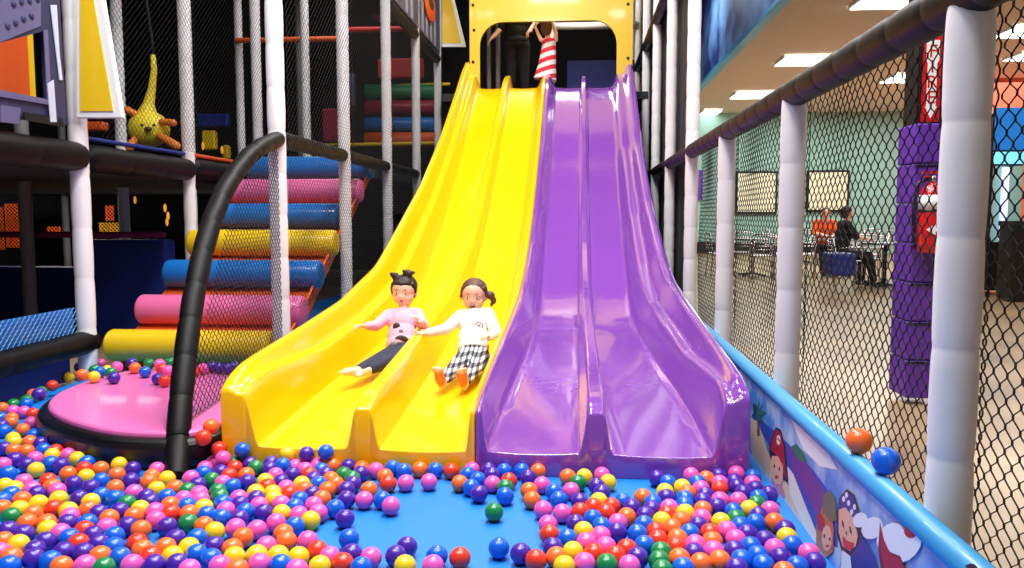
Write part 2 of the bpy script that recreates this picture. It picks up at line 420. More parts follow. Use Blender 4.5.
# ---- slide entrance: yellow panel with a rounded opening, deck behind
YE = 11.8
e0 = at(470, 85, Y=YE); e1 = at(632, 85, Y=YE); h0 = at(480, 86, Y=YE); h1 = at(617, 20, Y=YE)
fr = plane_frame((0, YE, 0), (1, 0, 0), (0, 0, 1))
pan = holed([(e0.x, 2.2), (e1.x, 2.2), (e1.x, 5.3), (e0.x, 5.3)], [rrect(h0.x, 2.98, h1.x, h1.z, .34, 8, .02)], .05, fr, 'entrance_panel', 'yellow_vinyl')
tag(pan, 'yellow wall panel with a rounded opening at the top of the slides', 'panel')
for px, py in ((473, 5), (628, 4), (473, 62), (628, 58), (474, 30)):
    p = at(px, py, Y=YE-.03); B().ell(p, (.022, .012, .022), n=10, m=6).build('bolt', 'black_plastic', pan)
dk = B().box((-2.0, YE+.06, 2.86), (1.0, 14.2, 2.97)).build('play_deck', 'deck_grey'); tag(dk, 'dark deck behind the opening at the top of the slides', 'deck')
p0 = at(560, 84, Y=14); p1 = at(615, 60, Y=14)
tag(B().box((-.2, 14.0, 2.97), (1.0, 14.12, p1.z)).build('padded_wall', 'deep_blue'), 'dark blue padded wall seen through the slide opening', 'padded wall')
q = at(552, 40, Y=13.0); tag(pad_tube([(q.x, 13, 2.97), (q.x, 13, 5.2)], .045).build('padded_post', 'white_vinyl', smooth=True), 'pale post behind the child in the striped dress', 'post')
q = at(580, 26, Y=13.5); tag(B().sweep([(-.4, 13.5, q.z), (.95, 13.5, q.z)], .06, 12).build('ceiling_pipe', 'white_vinyl', smooth=True), 'white horizontal pipe near the top of the slide opening', 'pipe')
for px in (489, 498):
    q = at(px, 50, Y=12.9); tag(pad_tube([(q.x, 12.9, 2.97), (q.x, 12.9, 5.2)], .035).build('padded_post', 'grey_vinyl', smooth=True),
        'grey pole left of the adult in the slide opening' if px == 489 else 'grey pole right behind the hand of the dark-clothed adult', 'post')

# ------------------------------------------------------------------ fence on the right
ZR = 1.73
def post(x, y, z0, z1, r, m, label, group=None, seg=.27, name='padded_post'):
    o = empty(name, (x, y, z0)); tag(o, label, 'post', group)
    pad_tube([(x, y, z0), (x, y, z1)], r, seg).build('foam_sleeve', m, o, smooth=True)
    return o
rpl = ['white padded fence post closest to the camera', 'white padded fence post, second from the camera beside the pirate panel',
       'short white padded fence post level with the far end of the pirate panel',
       'tall white padded post where the black handrail meets the purple slide']
for k in range(10):
    y = YR0+DY*k
    if k < 3: post(XR, y, -.02, ZR-.03, .056, 'white_vinyl', rpl[k])
    else: post(XR, y, -.02, 6.3, .056, 'white_vinyl', rpl[3] if k == 3 else f"tall white padded post beside the purple slide, {['first','second','third','fourth','fifth','sixth'][k-4]} behind the handrail's crossing post")
hr = empty('padded_handrail', (XR, YR0, ZR)); tag(hr, 'black-brown padded handrail along the top of the net fence beside the hall', 'handrail')
pad_tube([(XR, -.2, ZR+.01), (XR, 3, ZR), (XR, 12.5, ZR)], .062, .25, pinch=.08).build('foam_sleeve', 'brown_vinyl', hr, smooth=True)
ur = pad_tube([(XR, 7.1, 3.6), (XR, 15.2, 3.6)], .07, .4).build('padded_rail', 'brown_vinyl', smooth=True)
tag(ur, 'dark padded upper rail between the tall white posts beside the purple slide', 'rail')
netlab = ['black net panel right of the white post closest to the camera', 'black net panel between the two white posts nearest the camera',
          'black net panel between the second and third white fence posts', 'black net panel between the third white post and the purple slide']
for k in range(4):
    ya = YR0+DY*(k-1); 
    net('safety_net', (XR+.075, ya, .02), (0, 1, 0), (0, 0, 1), DY, 1.70, netlab[k], sag=.012, r=.0028)
# mural panel
ZP, XP = .419, .86
pm = empty('mural_panel', (XP, 3.2, 0)); tag(pm, 'blue-topped padded pit wall printed with pirate children on a beach', 'panel')
YP1 = 5.9
B().box((XP+.012, 1.2, 0), (XP+.055, YP1, ZP-.03)).build('core', 'light_blue_vinyl', pm)
o = B().sweep([(XP+.03, 1.1, ZP-.03), (XP+.03, YP1, ZP-.03)], .036, 12).build('top_pad', 'light_blue_vinyl', pm, smooth=True)
def _mural(nt, b):
    tc = nt.nodes.new('ShaderNodeTexCoord'); sx = nt.nodes.new('ShaderNodeSeparateXYZ'); nt.links.new(tc.outputs['Object'], sx.inputs[0])
    n = nt.nodes.new('ShaderNodeTexNoise'); n.inputs['Scale'].default_value = 6; n.inputs['Detail'].default_value = 3
    nt.links.new(tc.outputs['Object'], n.inputs['Vector'])
    r = nt.nodes.new('ShaderNodeValToRGB'); e = r.color_ramp.elements
    e[0].position = .40; e[0].color = (*srgb(70, 140, 220), 1); e[1].position = .66; e[1].color = (*srgb(185, 212, 240), 1)
    nt.links.new(n.outputs['Fac'], r.inputs['Fac']); nt.links.new(r.outputs['Color'], b.inputs['Base Color'])
special('mural_sky', _mural, .4)
PAINT = {'sand': (232, 205, 165), 'sea': (50, 80, 190), 'violet': (110, 60, 150), 'cream': (238, 232, 220), 'red': (170, 30, 45), 'darkred': (120, 24, 38),
         'face': (235, 180, 150), 'hair': (190, 110, 50), 'green': (40, 120, 90), 'darkgreen': (20, 80, 60), 'trunk': (120, 90, 60), 'navy': (45, 60, 140),
         'white': (232, 236, 245), 'ink': (40, 25, 45), 'lip': (205, 50, 45), 'olive': (105, 110, 75), 'yellow': (235, 200, 90), 'pinkish': (205, 120, 150)}
mm = ['mural_sky']+[None]*len(PAINT); pk = list(PAINT)
for i, k in enumerate(pk): mat('mural_'+k, srgb(*PAINT[k]), .45); mm[i+1] = 'mural_'+k
mu = B(); mu.box((XP+.006, 1.2, 0), (XP+.0125, YP1, ZP-.035))
layer = [0]
def paint(colr, pts, world=False):
    """a printed shape: outline given where it stands on the panel face"""
    layer[0] += 1; x = XP+.006-.00012*layer[0]
    mu.mi = pk.index(colr)+1
    P = [(x, p[0], p[1]) if world else Vector((x, *at(p[0], p[1], X=XP)[1:])) for p in pts]
    n = len(P); mu.V_ = None
    k = len(mu.V); mu.V += [tuple(p) for p in P]; mu.F.append(tuple(range(k, k+n))); mu.I.append(mu.mi)
def blob(colr, cx, cy, rx, ry, a=0, n=14):
    a = math.radians(a); paint(colr, [(cx+rx*math.cos(t)*math.cos(a)-ry*math.sin(t)*math.sin(a), cy+rx*math.cos(t)*math.sin(a)+ry*math.sin(t)*math.cos(a)) for t in [2*PI*k/n for k in range(n)]])
paint('white', [(790, 420), (800, 428), (812, 436), (826, 452), (836, 470), (818, 466), (802, 450)])
paint('sea', [(752, 408), (760, 420), (775, 432), (795, 452), (812, 470), (826, 490), (836, 520), (836, 548), (820, 540), (800, 505), (780, 470), (765, 440), (752, 420)])
paint('violet', [(786, 446), (798, 452), (812, 474), (824, 494), (826, 520), (812, 510), (800, 486), (790, 466)])
paint('green', [(790, 446), (795, 444), (802, 452), (806, 462), (800, 462), (794, 456)])
paint('sand', [(750, 418), (757, 422), (766, 450), (774, 470), (785, 482), (796, 500), (810, 528), (818, 550), (808, 556), (780, 520), (756, 480), (750, 450)])
paint('cream', [(786, 466), (792, 474), (802, 500), (814, 530), (818, 548), (812, 548), (800, 520), (788, 492)])
# palm
paint('trunk', [(756, 416), (758, 416), (759, 436), (756, 436)])
for dx, dy in ((-7, 5), (-5, -8), (1, -12), (6, -8), (8, 2), (4, 10)):
    paint('darkgreen' if dx < 0 else 'green', [(756, 412), (756+dx*.5+2, 412+dy*.5-3), (757+dx, 411+dy), (756+dx*.5-1, 412+dy*.5+3)])
# pirate with red hat
paint('ink', [(768, 450), (771, 436), (775, 427), (780, 430), (784, 446), (786, 470), (787, 482), (782, 480), (776, 468), (770, 462)])
paint('red', [(769, 449), (772, 437), (775, 429), (779, 432), (783, 447), (784, 468), (786, 480), (781, 470), (776, 456)])
blob('cream', 777.5, 440, 2, 5); blob('ink', 777, 439, .7, 1.2); blob('ink', 778.6, 440.5, .7, 1.2)
paint('face', [(771, 456), (777, 456), (782, 466), (782, 480), (778, 490), (772, 484), (769, 468)])
paint('pinkish', [(770, 476), (775, 484), (781, 484), (784, 496), (778, 502), (771, 494)])
blob('ink', 773.6, 466, .7, 2); blob('ink', 778.5, 469, .7, 2); blob('lip', 776, 477, 1.8, 1.8)
# small child pirate
paint('hair', [(816, 520), (822, 506), (830, 512), (833, 530), (832, 552), (822, 560), (815, 545)])
paint('olive', [(822, 496), (828, 490), (834, 498), (836, 520), (830, 522), (822, 512)])
paint('red', [(815, 516), (819, 512), (824, 520), (824, 532), (817, 530)])
blob('face', 826, 538, 5, 13); blob('ink', 823.5, 536, .8, 2); blob('ink', 829, 539, .8, 2); blob('lip', 826.5, 546, 2, 1.5)
# large pirate girl with navy bandana
paint('navy', [(850, 530), (862, 538), (874, 556), (880, 575), (838, 572), (842, 550)])
paint('ink', [(836, 512), (839, 497), (846, 489), (854, 495), (859, 512), (862, 534), (858, 545), (850, 556), (841, 552), (836, 534)])
paint('face', [(838, 510), (844, 506), (854, 520), (857, 536), (855, 546), (849, 551), (842, 546), (838, 532)])
paint('navy', [(837, 510), (840, 497), (846, 491), (853, 497), (857, 512), (859, 528), (853, 518), (845, 507)])
for cx, cy in ((843, 499), (848, 503), (851, 512), (846, 495), (854, 507)): blob('white', cx, cy, 1.6, 3)
blob('ink', 842.5, 524, .8, 4, -10); blob('ink', 850, 530, .8, 4, -10); blob('ink', 846, 533, .5, 2.5)
paint('lip', [(842, 535), (847, 541), (854, 543), (852, 549), (847, 550), (843, 545)])
paint('white', [(842, 550), (850, 556), (852, 575), (840, 570)])
# clouds and red ship
for cx, cy, rx, ry in ((890, 537, 12, 16), (905, 545, 14, 20), (872, 528, 10, 12), (860, 520, 7, 8)): blob('white', cx, cy, rx, ry, 40)
paint('darkred', [(880, 520), (882, 538), (890, 552), (900, 556), (906, 570), (910, 585), (882, 580), (878, 550)])
paint('red', [(880, 522), (884, 540), (891, 555), (899, 558), (904, 570), (906, 582), (886, 578), (881, 550)])
blob('red', 911, 531, 7, 7)
blob('ink', 968, 574, 8, 12, 40)
mu.build('mural', mm, pm)
# two balls lying on the ledge outside the panel come with the balls

# ------------------------------------------------------------------ left structure: grid of posts
def lp(x, k): return YL0+DY*k
front = ['white padded post where the black arch tube meets the rail', 'white padded post behind the net, next after the arch tube post',
         'third white post of the row left of the yellow slide, counted from the arch', 'fourth white post of the row left of the yellow slide',
         'fifth white post of the row left of the yellow slide']
for k in range(5): post(XL, lp(XL, k), 0, 6.2, .062 if k == 0 else .055, 'white_vinyl', front[k], seg=.30)
mid = ['tall white padded post with the yellow fin plate on it', 'white post just right of the yellow hanging toy', 'white post seen behind the roll ladder, left of the arch post',
       'white post far behind the rolls in line with the toy post', 'furthest white post of the row behind the toy']
for k in range(5): post(XL2, lp(XL2, k), 0, 6.2, .066 if k == 0 else .055, 'white_vinyl', mid[k], seg=.36)
far = ['dim grey post below the deck at the far left', 'dim grey post under the left deck near the white fin post', 'pale post left of the yellow hanging toy', 'pale post behind the toy in the dark interior',
       'pale post with lit edge deep inside the structure', 'deepest pale post of the dark interior']
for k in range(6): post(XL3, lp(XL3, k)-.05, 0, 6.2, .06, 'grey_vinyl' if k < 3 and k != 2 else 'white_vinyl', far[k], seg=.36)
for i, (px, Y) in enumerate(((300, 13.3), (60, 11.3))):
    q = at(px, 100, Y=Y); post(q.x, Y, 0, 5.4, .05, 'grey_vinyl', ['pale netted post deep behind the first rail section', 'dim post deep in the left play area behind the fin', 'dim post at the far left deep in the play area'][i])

# padded beams (rails)
def rail(a, b, r, m, label, seg=.5, cat='rail', name='padded_rail', pinch=.06):
    return tag(pad_tube([a, b], r, seg, pinch=pinch).build(name, m, smooth=True), label, cat)
for k, s in enumerate(('first', 'second', 'third')):
    rail((XL, lp(XL, k)+.07, 1.72), (XL, lp(XL, k+1)-.06, 1.72), .058, 'black_vinyl', f'black padded rail, {s} section back from the arch post')
for k in range(2, 4):
    rail((XL, lp(XL, k)+.07, 3.5), (XL, lp(XL, k+1)-.06, 3.5), .065, 'black_vinyl', ['black padded rail under the grey printed panel, front section', 'black padded rail under the grey printed panel, rear section'][k-2])
rail((XL2, 3.0, 1.60), (XL2, lp(XL2, 0)-.02, 1.60), .105, 'black_vinyl', 'thick black padded beam under the spaceship panel')
rail((XL2, lp(XL2, 0)+.06, 1.60), (XL2, lp(XL2, 1)-.04, 1.60), .10, 'black_vinyl', 'thick black padded beam under the yellow hanging toy')
rail((XL2, lp(XL2, 1)+.06, 1.62), (XL2, lp(XL2, 2)-.04, 1.62), .09, 'black_vinyl', 'black padded beam behind the roll ladder')
rail((XL2, 2.8, .26), (XL2, lp(XL2, 0)+.05, .26), .085, 'black_vinyl', 'black padded kerb beam low at the left beside the ball pit')
rail((XL2, lp(XL2, 0)+.08, 1.74), (XL2, lp(XL2, 1)-.08, 1.74), .018, 'deep_blue', 'thin dark blue edge strip above the beam under the toy')
rail((XL2, lp(XL2, 1)+.08, 1.74), (XL2, lp(XL2, 3)-.08, 1.74), .02, 'orange_vinyl', 'thin orange edge strip behind the roll ladder top')
rail((XL3, 8.8, 3.9), (XL2, 8.8, 3.9), .05, 'red_vinyl', 'red rail high behind the toy')
rail((XL3, 11.9, 3.8), (XL2, 11.9, 3.8), .04, 'orange_vinyl', 'orange rail high in the dark interior')
rail((XL2+.1, 12.0, 3.95), (XL-.1, 12.0, 3.95), .04, 'red_vinyl', 'red rail high behind the netted posts')
rail((XL2+.1, 13.6, 4.5), (XL-.1, 13.6, 4.5), .05, 'magenta_vinyl', 'dark magenta rail at the top of the dark interior')
for i, (Y, z) in enumerate(((10.4, 4.6), (8.78, 4.9), (7.15, 4.75))):
    rail((-9, Y, z-.5), (XL2, Y, z-.5), .06, 'black_vinyl', ['black cross beam furthest back above the toy', 'black cross beam above the toy, middle one', 'black cross beam above the toy, nearest'][i])
rail((XL3, 8.8, 4.6), (XL2, 10.4, 4.0), .035, 'black_vinyl', 'slanting black bar high behind the toy')

# decks
def deck(a, b, m, label): return tag(B().box(a, b).build('play_deck', m), label, 'deck')
deck((-8.5, 3.2, 1.50), (XL2-.11, 9.6, 1.60), 'deck_grey', 'dark deck carrying the yellow hanging toy')
deck((XL2-.05, 8.95, 1.60), (XL-.1, 13.5, 1.70), 'deck_grey', 'dark deck at the top of the roll ladder')
deck((-8.5, 10.6, 4.9), (XL-.1, 15, 5.0), 'black_wall', 'black upper deck roofing the left play structure')
deck((-8.5, 11.2, 1.50), (XL2-.1, 15, 1.60), 'deck_grey', 'dark deck deep in the left structure')
tag(B().box((XL2-.12, 2.6, 0), (XL2-.06, 5.4, .20)).build('step_or_shade_pad', 'deep_blue'), 'dark blue slab added as shade under the kerb beam at the left edge', 'pad')  # dark slab added to give the shade below the kerb beam
net('safety_net', (XL2-.02, 2.8, .33), (0, 1, 0), (0, 0, 1), 2.65, .20, 'light blue net strip above the low black kerb beam', cw=.05, ch=.05, r=.003, m='net_pale')
tag(B().box((XL2-.06, 2.8, .33), (XL2-.045, 5.44, .52)).build('step_or_shade_pad', 'blue_vinyl'), 'blue padded strip behind the pale net above the kerb beam', 'pad')

# spaceship panel at top left
XS = XL2+.06
def P2(px, py, X): p = at(px, py, X=X); return (p.y, p.z)
fy = plane_frame((XS, 0, 0), (0, 1, 0), (0, 0, 1))
out = [P2(63, 131, XS), P2(62, 60, XS), P2(60, -30, XS), P2(58, -70, XS), (2.9, 3.4), (2.9, 1.75)]
yq = at(63, 90, X=XS).y
out = [(yq, 1.80), (yq-.02, 3.4), (2.9, 3.4), (2.9, 1.72)]
hole = [P2(-18, 47, XS), P2(42, 31, XS), P2(46, 100, XS), P2(-18, 88, XS)]
sp = empty('printed_panel', (XS, 4.2, 1.75)); tag(sp, 'slate grey spaceship wall panel with rivets and a window at the upper left', 'panel')
holed(out, [hole], .03, fy, 'panel_board', 'slate_print', sp)
def strip(px_pts, m, name, X=XS+.02, parent=sp, th=.006):
    b = B().prism([Vector((X, *P2(a, c, X))) for a, c in px_pts], (th, 0, 0)); return b.build(name, m, parent)
strip([(0, 42), (40, 26), (40, -6), (-20, -6), (-20, 50)], 'silver_print', 'riveted_plate')
for px, py in ((8, 26), (16, 23), (24, 19), (32, 16), (38, -1), (30, 1), (22, 2), (14, 4)):
    p = at(px, py, X=XS+.03); B().ell(p, (.008, .022, .022), n=10, m=6).build('rivet', 'slate_print', sp)
strip([(43, 30), (47, 30), (51, 104), (47, 104)], 'silver_print', 'window_frame', XS+.024)
strip([(-10, 88), (50, 100), (50, 105), (-10, 95)], 'silver_print', 'window_frame', XS+.028)
strip([(56, 5), (59, 55), (62, 80), (59, 80), (50, 5)], 'pale_print', 'stripe', XS+.02)
strip([(47, 84), (53, 80), (56, 122), (50, 122)], 'pale_print', 'stripe', XS+.034)
strip([(23, 112), (62, 118), (63, 127), (24, 120)], 'black_plastic', 'stripe', XS+.03)
strip([(0, 105), (20, 108), (18, 124), (0, 122)], 'silver_print', 'stripe', XS+.02)
# what hangs behind that window
net('cargo_net', (XL2-.9, 4.2, 1.7), (0, 1, 0), (0, 0, 1), 1.0, 1.35, None, cw=.09, ch=.08, r=.004)
bpy.context.scene.collection.objects[-1]; cn = [o for o in COL.objects if o.name == 'cargo_net'][-1]; tag(cn, 'dark net hanging behind the spaceship window', 'net')
w0 = at(1, 44, X=XL2-1.0); w1 = at(30, 88, X=XL2-1.0)
tag(bev(B().box((XL2-1.06, at(-5, 60, X=XL2-1.0).y, 2.05), (XL2-1.0, at(29, 60, X=XL2-1.0).y, 2.75)).build('padded_screen', 'orange_vinyl')), 'orange padded screen seen through the spaceship window', 'padded screen')
tag(bev(B().box((XL2-1.08, at(30, 60, X=XL2-1.0).y, 2.1), (XL2-1.02, at(37, 60, X=XL2-1.0).y, 2.75)).build('padded_screen', 'yellow_vinyl')), 'narrow yellow padded screen seen through the spaceship window', 'padded screen')

# fins
def fin(pts, Y, label, dirx=1):
    o = empty('fin_plate', at(*pts[0], Y=Y)); tag(o, label, 'fin')
    P = [at(*p, Y=Y) for p in pts]
    bd = bev(B().prism(P, (0, .05, 0)).build('board', 'white_gloss', o), .008)
    c = sum(P, Vector())/len(P)
    return bd, P
f, P = fin([(76, 118), (122, 118), (96, -40), (88, -40), (76, -40)], 5.42, 'white-edged yellow fin plate on the tall post at the upper left')
B().prism([at(*p, Y=5.412) for p in ((80, 111), (113, 111), (88, -30), (80, -30))], (0, .01, 0)).build('yellow_face', 'yellow_vinyl', f)
f, P = fin([(438, 47), (466, 47), (452, -10), (438, -10)], 13.2, 'small white-edged yellow fin plate beside the top of the yellow slide')
B().prism([at(*p, Y=13.19) for p in ((442, 43), (461, 43), (450, -8), (442, -8))], (0, .01, 0)).build('yellow_face', 'yellow_vinyl', f)
# printed panel above the posts left of slide
X5 = XL+.02
pp = empty('printed_panel', (X5, 11.2, 3.6)); tag(pp, 'pale grey printed panel with orange oval badge above the netted posts', 'panel')
B().prism([Vector((X5, *q)) for q in ((8.9, 3.58), (12.0, 3.58), (12.0, 4.9), (8.9, 4.9))], (.03, 0, 0)).build('panel_board', 'silver_print', pp)
for y in (9.6, 9.9, 10.6, 10.9, 11.2, 11.5): B().box((X5+.03, y, 3.6), (X5+.036, y+.13, 4.0)).build('stripe', 'pale_print', pp)
B().box((X5+.03, 8.9, 4.0), (X5+.036, 9.8, 4.9)).build('stripe', 'orange_vinyl', pp)
pc = at(430, 5, X=X5+.05)
B().ell(pc, (.02, .42, .22), n=20).build('badge', 'orange_vinyl', pp, smooth=True); B().ell(pc+Vector((.015, 0, .02)), (.012, .2, .09), n=16).build('badge_mark', 'wood', pp, smooth=True)

# arch tube
arch = []
YA, YB, ZA = 3.96, 5.52, 1.72
for px, py in ((278, 139), (262, 146), (249, 156), (236, 172), (224, 191), (212, 220), (202, 255), (193, 300), (186, 350), (181, 400), (178, 440)):
    arch.append(at(px, py, X=-2.09+.27*((py-139)/339)**1.5))
arch.append(at(177, 479, Z=0))
ao = pad_tube(arch, .056, .22, pinch=.06).build('arch_tube', 'black_vinyl', smooth=True); tag(ao, 'curved black padded tube arching down to the pink platform', 'arch tube')
az = sorted([(p.y, p.z) for p in arch[:-1]])
net('safety_net', (-1.86, 3.50, .18), (-.23, 2.05, 0), (0, 0, 1), 2.0, 1.55, 'black net filling the arch above the pink platform edge', cw=.06, ch=.05, r=.0024,
    top=lambda x: float(np.interp(3.50+x, [a for a, _ in az], [b for _, b in az]))-.18)
for k, s in enumerate(('nearest the arch post', 'between the second and third posts', 'between the third and fourth posts', 'furthest back beside the yellow slide')):
    net('safety_net', (XL+.075, YL0+DY*k+.02, .5 if k < 2 else 1.2), (0, 1, 0), (0, 0, 1), DY, 5.0 if k == 0 else 4.0, 'black net of the left post row, ' + s, cw=.06, ch=.055, r=.0018)
for k, s in enumerate(('right of the fin post over the toy', 'behind the roll ladder')):
    net('safety_net', (XL2+.08, YL0+DY*k+.02, 1.75), (0, 1, 0), (0, 0, 1), DY, 3.0, 'black net ' + s, cw=.06, ch=.055, r=.0019)

# roll ladder
rl = empty('roll_ladder', (-2.75, 5.4, 0)); tag(rl, 'climbing ladder of seven coloured foam rolls with orange sides', 'climbing ladder')
cols = ['yellow_vinyl', 'rose_vinyl', 'blue_vinyl', 'yellow_vinyl', 'blue_vinyl', 'rose_vinyl', 'blue_vinyl']
RX = ([98, 130, 160, 185, 205, 230, 255], [290, 311, 328, 340, 351, 362, 372]); RY = [346, 310, 274, 243, 216, 191, 168]
rp = []
for k in range(7):
    y = 5.58+.43*k; a = at(RX[0][k], RY[k], Y=y); b = at(RX[1][k], RY[k], Y=y); z = (a.z+b.z)/2
    x0 = -3.495; x1 = -2.165 if k in (0, 4) else -2.075; rp.append((y, z))
    B().sweep([(x0+.06, y, z), (x1-.03, y, z)], [.118, .118], 24, round_cap=False).build('roll', cols[k], rl, smooth=False)
    bev(rl.children[-1], .035, 4)
    for p in rl.children[-1].data.polygons: p.use_smooth = True
B().prism([Vector((0, y+.10, z-.06)) + Vector((-3.44, 0, 0)) for y, z in rp]+[Vector((-3.44, rp[-1][0]+.14, rp[-1][1]-.12)), Vector((-3.44, rp[0][0]+.14, .02))], (1.26, 0, 0)).build('back_sheet', 'orange_vinyl', rl)
B().sweep([(-2.155, rp[0][0], .05)]+[(-2.155, y+.03, z-.03) for y, z in rp], .012, 8).build('side_strap', 'orange_vinyl', rl, smooth=True)

# pink platform
pl = empty('round_platform', (-2.5, 4.5, 0)); tag(pl, 'low round pink platform with a black padded rim in the ball pit', 'platform')
def closed_spline(ctrl, n=6):
    out = []; m = len(ctrl)
    for i in range(m):
        p0, p1, p2, p3 = [Vector((*ctrl[(i+k-1) % m], 0)) for k in range(4)]
        for k in range(n):
            t = k/n; q = .5*((2*p1)+(p2-p0)*t+(2*p0-5*p1+4*p2-p3)*t*t+(3*p1-p0-3*p2+p3)*t**3); out.append((q.x, q.y))
    return out
def grow(poly, d):
    n = len(poly); out = []
    for i in range(n):
        a = Vector((*poly[i-1], 0)); b = Vector((*poly[(i+1) % n], 0)); t = (b-a).normalized(); out.append((poly[i][0]+t.y*d, poly[i][1]-t.x*d))
    return out
top = closed_spline([(-2.98, 4.36), (-2.84, 4.02), (-2.58, 3.76), (-2.25, 3.57), (-1.98, 3.52), (-1.80, 3.56), (-1.745, 3.75), (-1.76, 4.4), (-1.80, 5.0), (-1.95, 5.14), (-2.4, 5.16), (-2.80, 5.1), (-2.98, 4.8)])
rim = grow(top, .055); rimB = grow(top, .055+.02); rimOut = np.array(grow(closed_spline(top[::3], 8), .055+.036))
b_ = B().prism([(x, y, 0) for x, y in rim], (0, 0, .145)).build('rim', 'black_foam', pl); bev(b_, .045, 4)
b_ = B().prism([(x, y, .12) for x, y in top], (0, 0, .052)).build('pad', 'pink_vinyl', pl); bev(b_, .02, 3)

# hanging toy
ty = empty('hanging_toy', at(150, 124, Y=7.4)); tag(ty, 'yellow round plush creature with orange ears and feet hanging on a rope', 'plush toy')
YT_ = 7.2; c = at(149, 129, Y=YT_); 
rope = [at(*p, Y=YT_) for p in ((144, -30), (147, 5), (150, 25), (152, 40), (153, 55), (154, 70), (152, 88), (149, 103), (147, 112))]
B().sweep(rope[:5], .012, 8).build('cord', 'black_cloth', ty, smooth=True)
b_ = B(); b_.ell(c, (.185, .17, .165), n=24, m=14); b_.sweep(rope[4:]+[c+Vector((0, 0, .05))], [.022, .027, .035, .05, .085, .13], 14); b_.build('body', 'toy_yellow', ty, smooth=True)
for p0, p1 in (((137, 115), (127, 110)), ((162, 122), (173, 123))): B().sweep([at(*p0, Y=YT_-.08), at(*p1, Y=YT_-.1)], [.03, .036], 10, round_cap=True).build('ear', 'toy_orange', ty, smooth=True)
for p0, p1 in (((160, 136), (176, 146)), ((136, 138), (130, 147))): B().sweep([at(*p0, Y=YT_-.10), at(*p1, Y=YT_-.16)], [.035, .042], 10, round_cap=True).build('foot', 'toy_orange', ty, smooth=True)
B().ell(at(148, 129, Y=YT_-.17), (.035, .025, .022)).build('nose', 'wood', ty, smooth=True)
for px in (142, 154): B().ell(at(px, 125, Y=YT_-.165), (.014, .01, .014)).build('eye', 'eye_dark', ty, smooth=True)

# interior clutter: far rolls, inner pit
fr_ = empty('roll_ladder', (-2.9, 13.6, 1.7)); tag(fr_, 'second ladder of green, crimson, blue and orange foam rolls in the dark behind the posts', 'climbing ladder')
for k, (py, c_) in enumerate(((92, 'green_vinyl'), (108, 'crimson_vinyl'), (125, 'blue_vinyl'), (140, 'orange_vinyl'))):
    y = 13.9-.15*k; a = at(366, py, Y=y); b = at(438, py, Y=y)
    b_ = B().sweep([(a.x, y, a.z), (b.x, y, b.z)], .13, 16).build('roll', c_, fr_, smooth=True)
rail(at(295, 146, Y=12.6), at(436, 143, Y=12.6), .03, 'yellow_vinyl', 'yellow edge strip of the deck deep behind the posts')
rail(at(395, 86, Y=13.95), at(450, 84, Y=13.95), .03, 'yellow_vinyl', 'yellow strip above the green roll deep inside')
# lower left inner pit
tag(bev(B().box((-8.6, 8.3, 0), (XL2-.3, 8.5, .62)).build('padded_wall', 'deep_blue'), .03), 'dark blue padded wall of the inner pit under the left deck', 'padded wall')
tag(bev(B().box((-4.9, 7.4, 0), (-3.95, 7.6, .95)).build('padded_wall', 'deep_blue'), .03), 'blue padded block beside the lowest rolls', 'padded wall')
rail((-6.6, 7.3, 1.0), (-3.9, 7.3, 1.0), .03, 'magenta_vinyl', 'thin magenta rail over the blue padded block')
for i, (x0, x1, py0, py1, mt, lb) in enumerate(((7, 22, 203, 248, 'net_orange', 'bright orange net panel at the far left under the deck'), (24, 31, 207, 240, 'net_yellow', 'narrow yellow net strip under the left deck'),
        (-8, 3, 206, 250, 'net_orange', 'orange net at the left edge under the deck'), (48, 60, 226, 238, 'net_orange', 'small orange net patch left of the white fin post under the deck'),
        (102, 119, 244, 258, 'net_orange', 'orange net patch right of the white fin post above the magenta rail'), (106, 114, 205, 221, 'net_orange', 'orange strip under the deck below the toy'),
        (100, 118, 222, 236, 'net_yellow', 'yellow net patch under the deck below the toy'))):
    a = at(x0, py1, Y=10.2); b = at(x1, py0, Y=10.2)
    nn = net('cargo_net', (a.x, 10.2, a.z), (1, 0, 0), (0, 0, 1), b.x-a.x, b.z-a.z, None, cw=.05, ch=.05, r=.009, m=mt); tag(nn, lb, 'net')
for i, (px, py, Y) in enumerate(((165, 208, 11), (168, 216, 11), (135, 200, 12), (203, 146, 12), (222, 150, 12), (167, 222, 11.5))):
    q = at(px, py, Y=Y); b_ = B().ell(q, (.022, .02, .06)).build('amber_lamp', 'amber', smooth=True)
    tag(b_, ['small amber lamp in the dark under the toy deck, upper', 'small amber lamp in the dark under the toy deck, middle', 'small amber lamp left of the others under the toy deck', 'amber lamp behind the deck edge left of the roll ladder top',
             'second amber lamp behind the deck edge left of the roll ladder top', 'lowest small amber lamp under the toy deck'][i], 'lamp')
for i, (px, py, w, h, mt) in enumerate(((208, 140, .22, .3, 'yellow_vinyl'), (225, 152, .1, .22, 'yellow_vinyl'), (212, 120, .5, .2, 'deep_blue'), (90, 126, .3, .1, 'orange_vinyl'), (330, 125, .25, .5, 'crimson_vinyl'), (345, 90, .3, .5, 'slate_print'), (400, 68, .7, .3, 'red_vinyl'))):
    q = at(px, py, Y=12.2 if i != 3 else 8.3); b_ = bev(B().box((q.x-w/2, q.y, q.z-h/2), (q.x+w/2, q.y+.12, q.z+h/2)).build('foam_block', mt), .03)
    tag(b_, ['yellow foam block on the deck right of the toy', 'small narrow yellow block beside the yellow foam block', 'dark blue foam block behind the toy post', 'small orange block below the fin plate', 'crimson foam block behind the netted posts',
             'slate foam block high behind the netted posts', 'red foam block high above the green roll'][i], 'foam block')

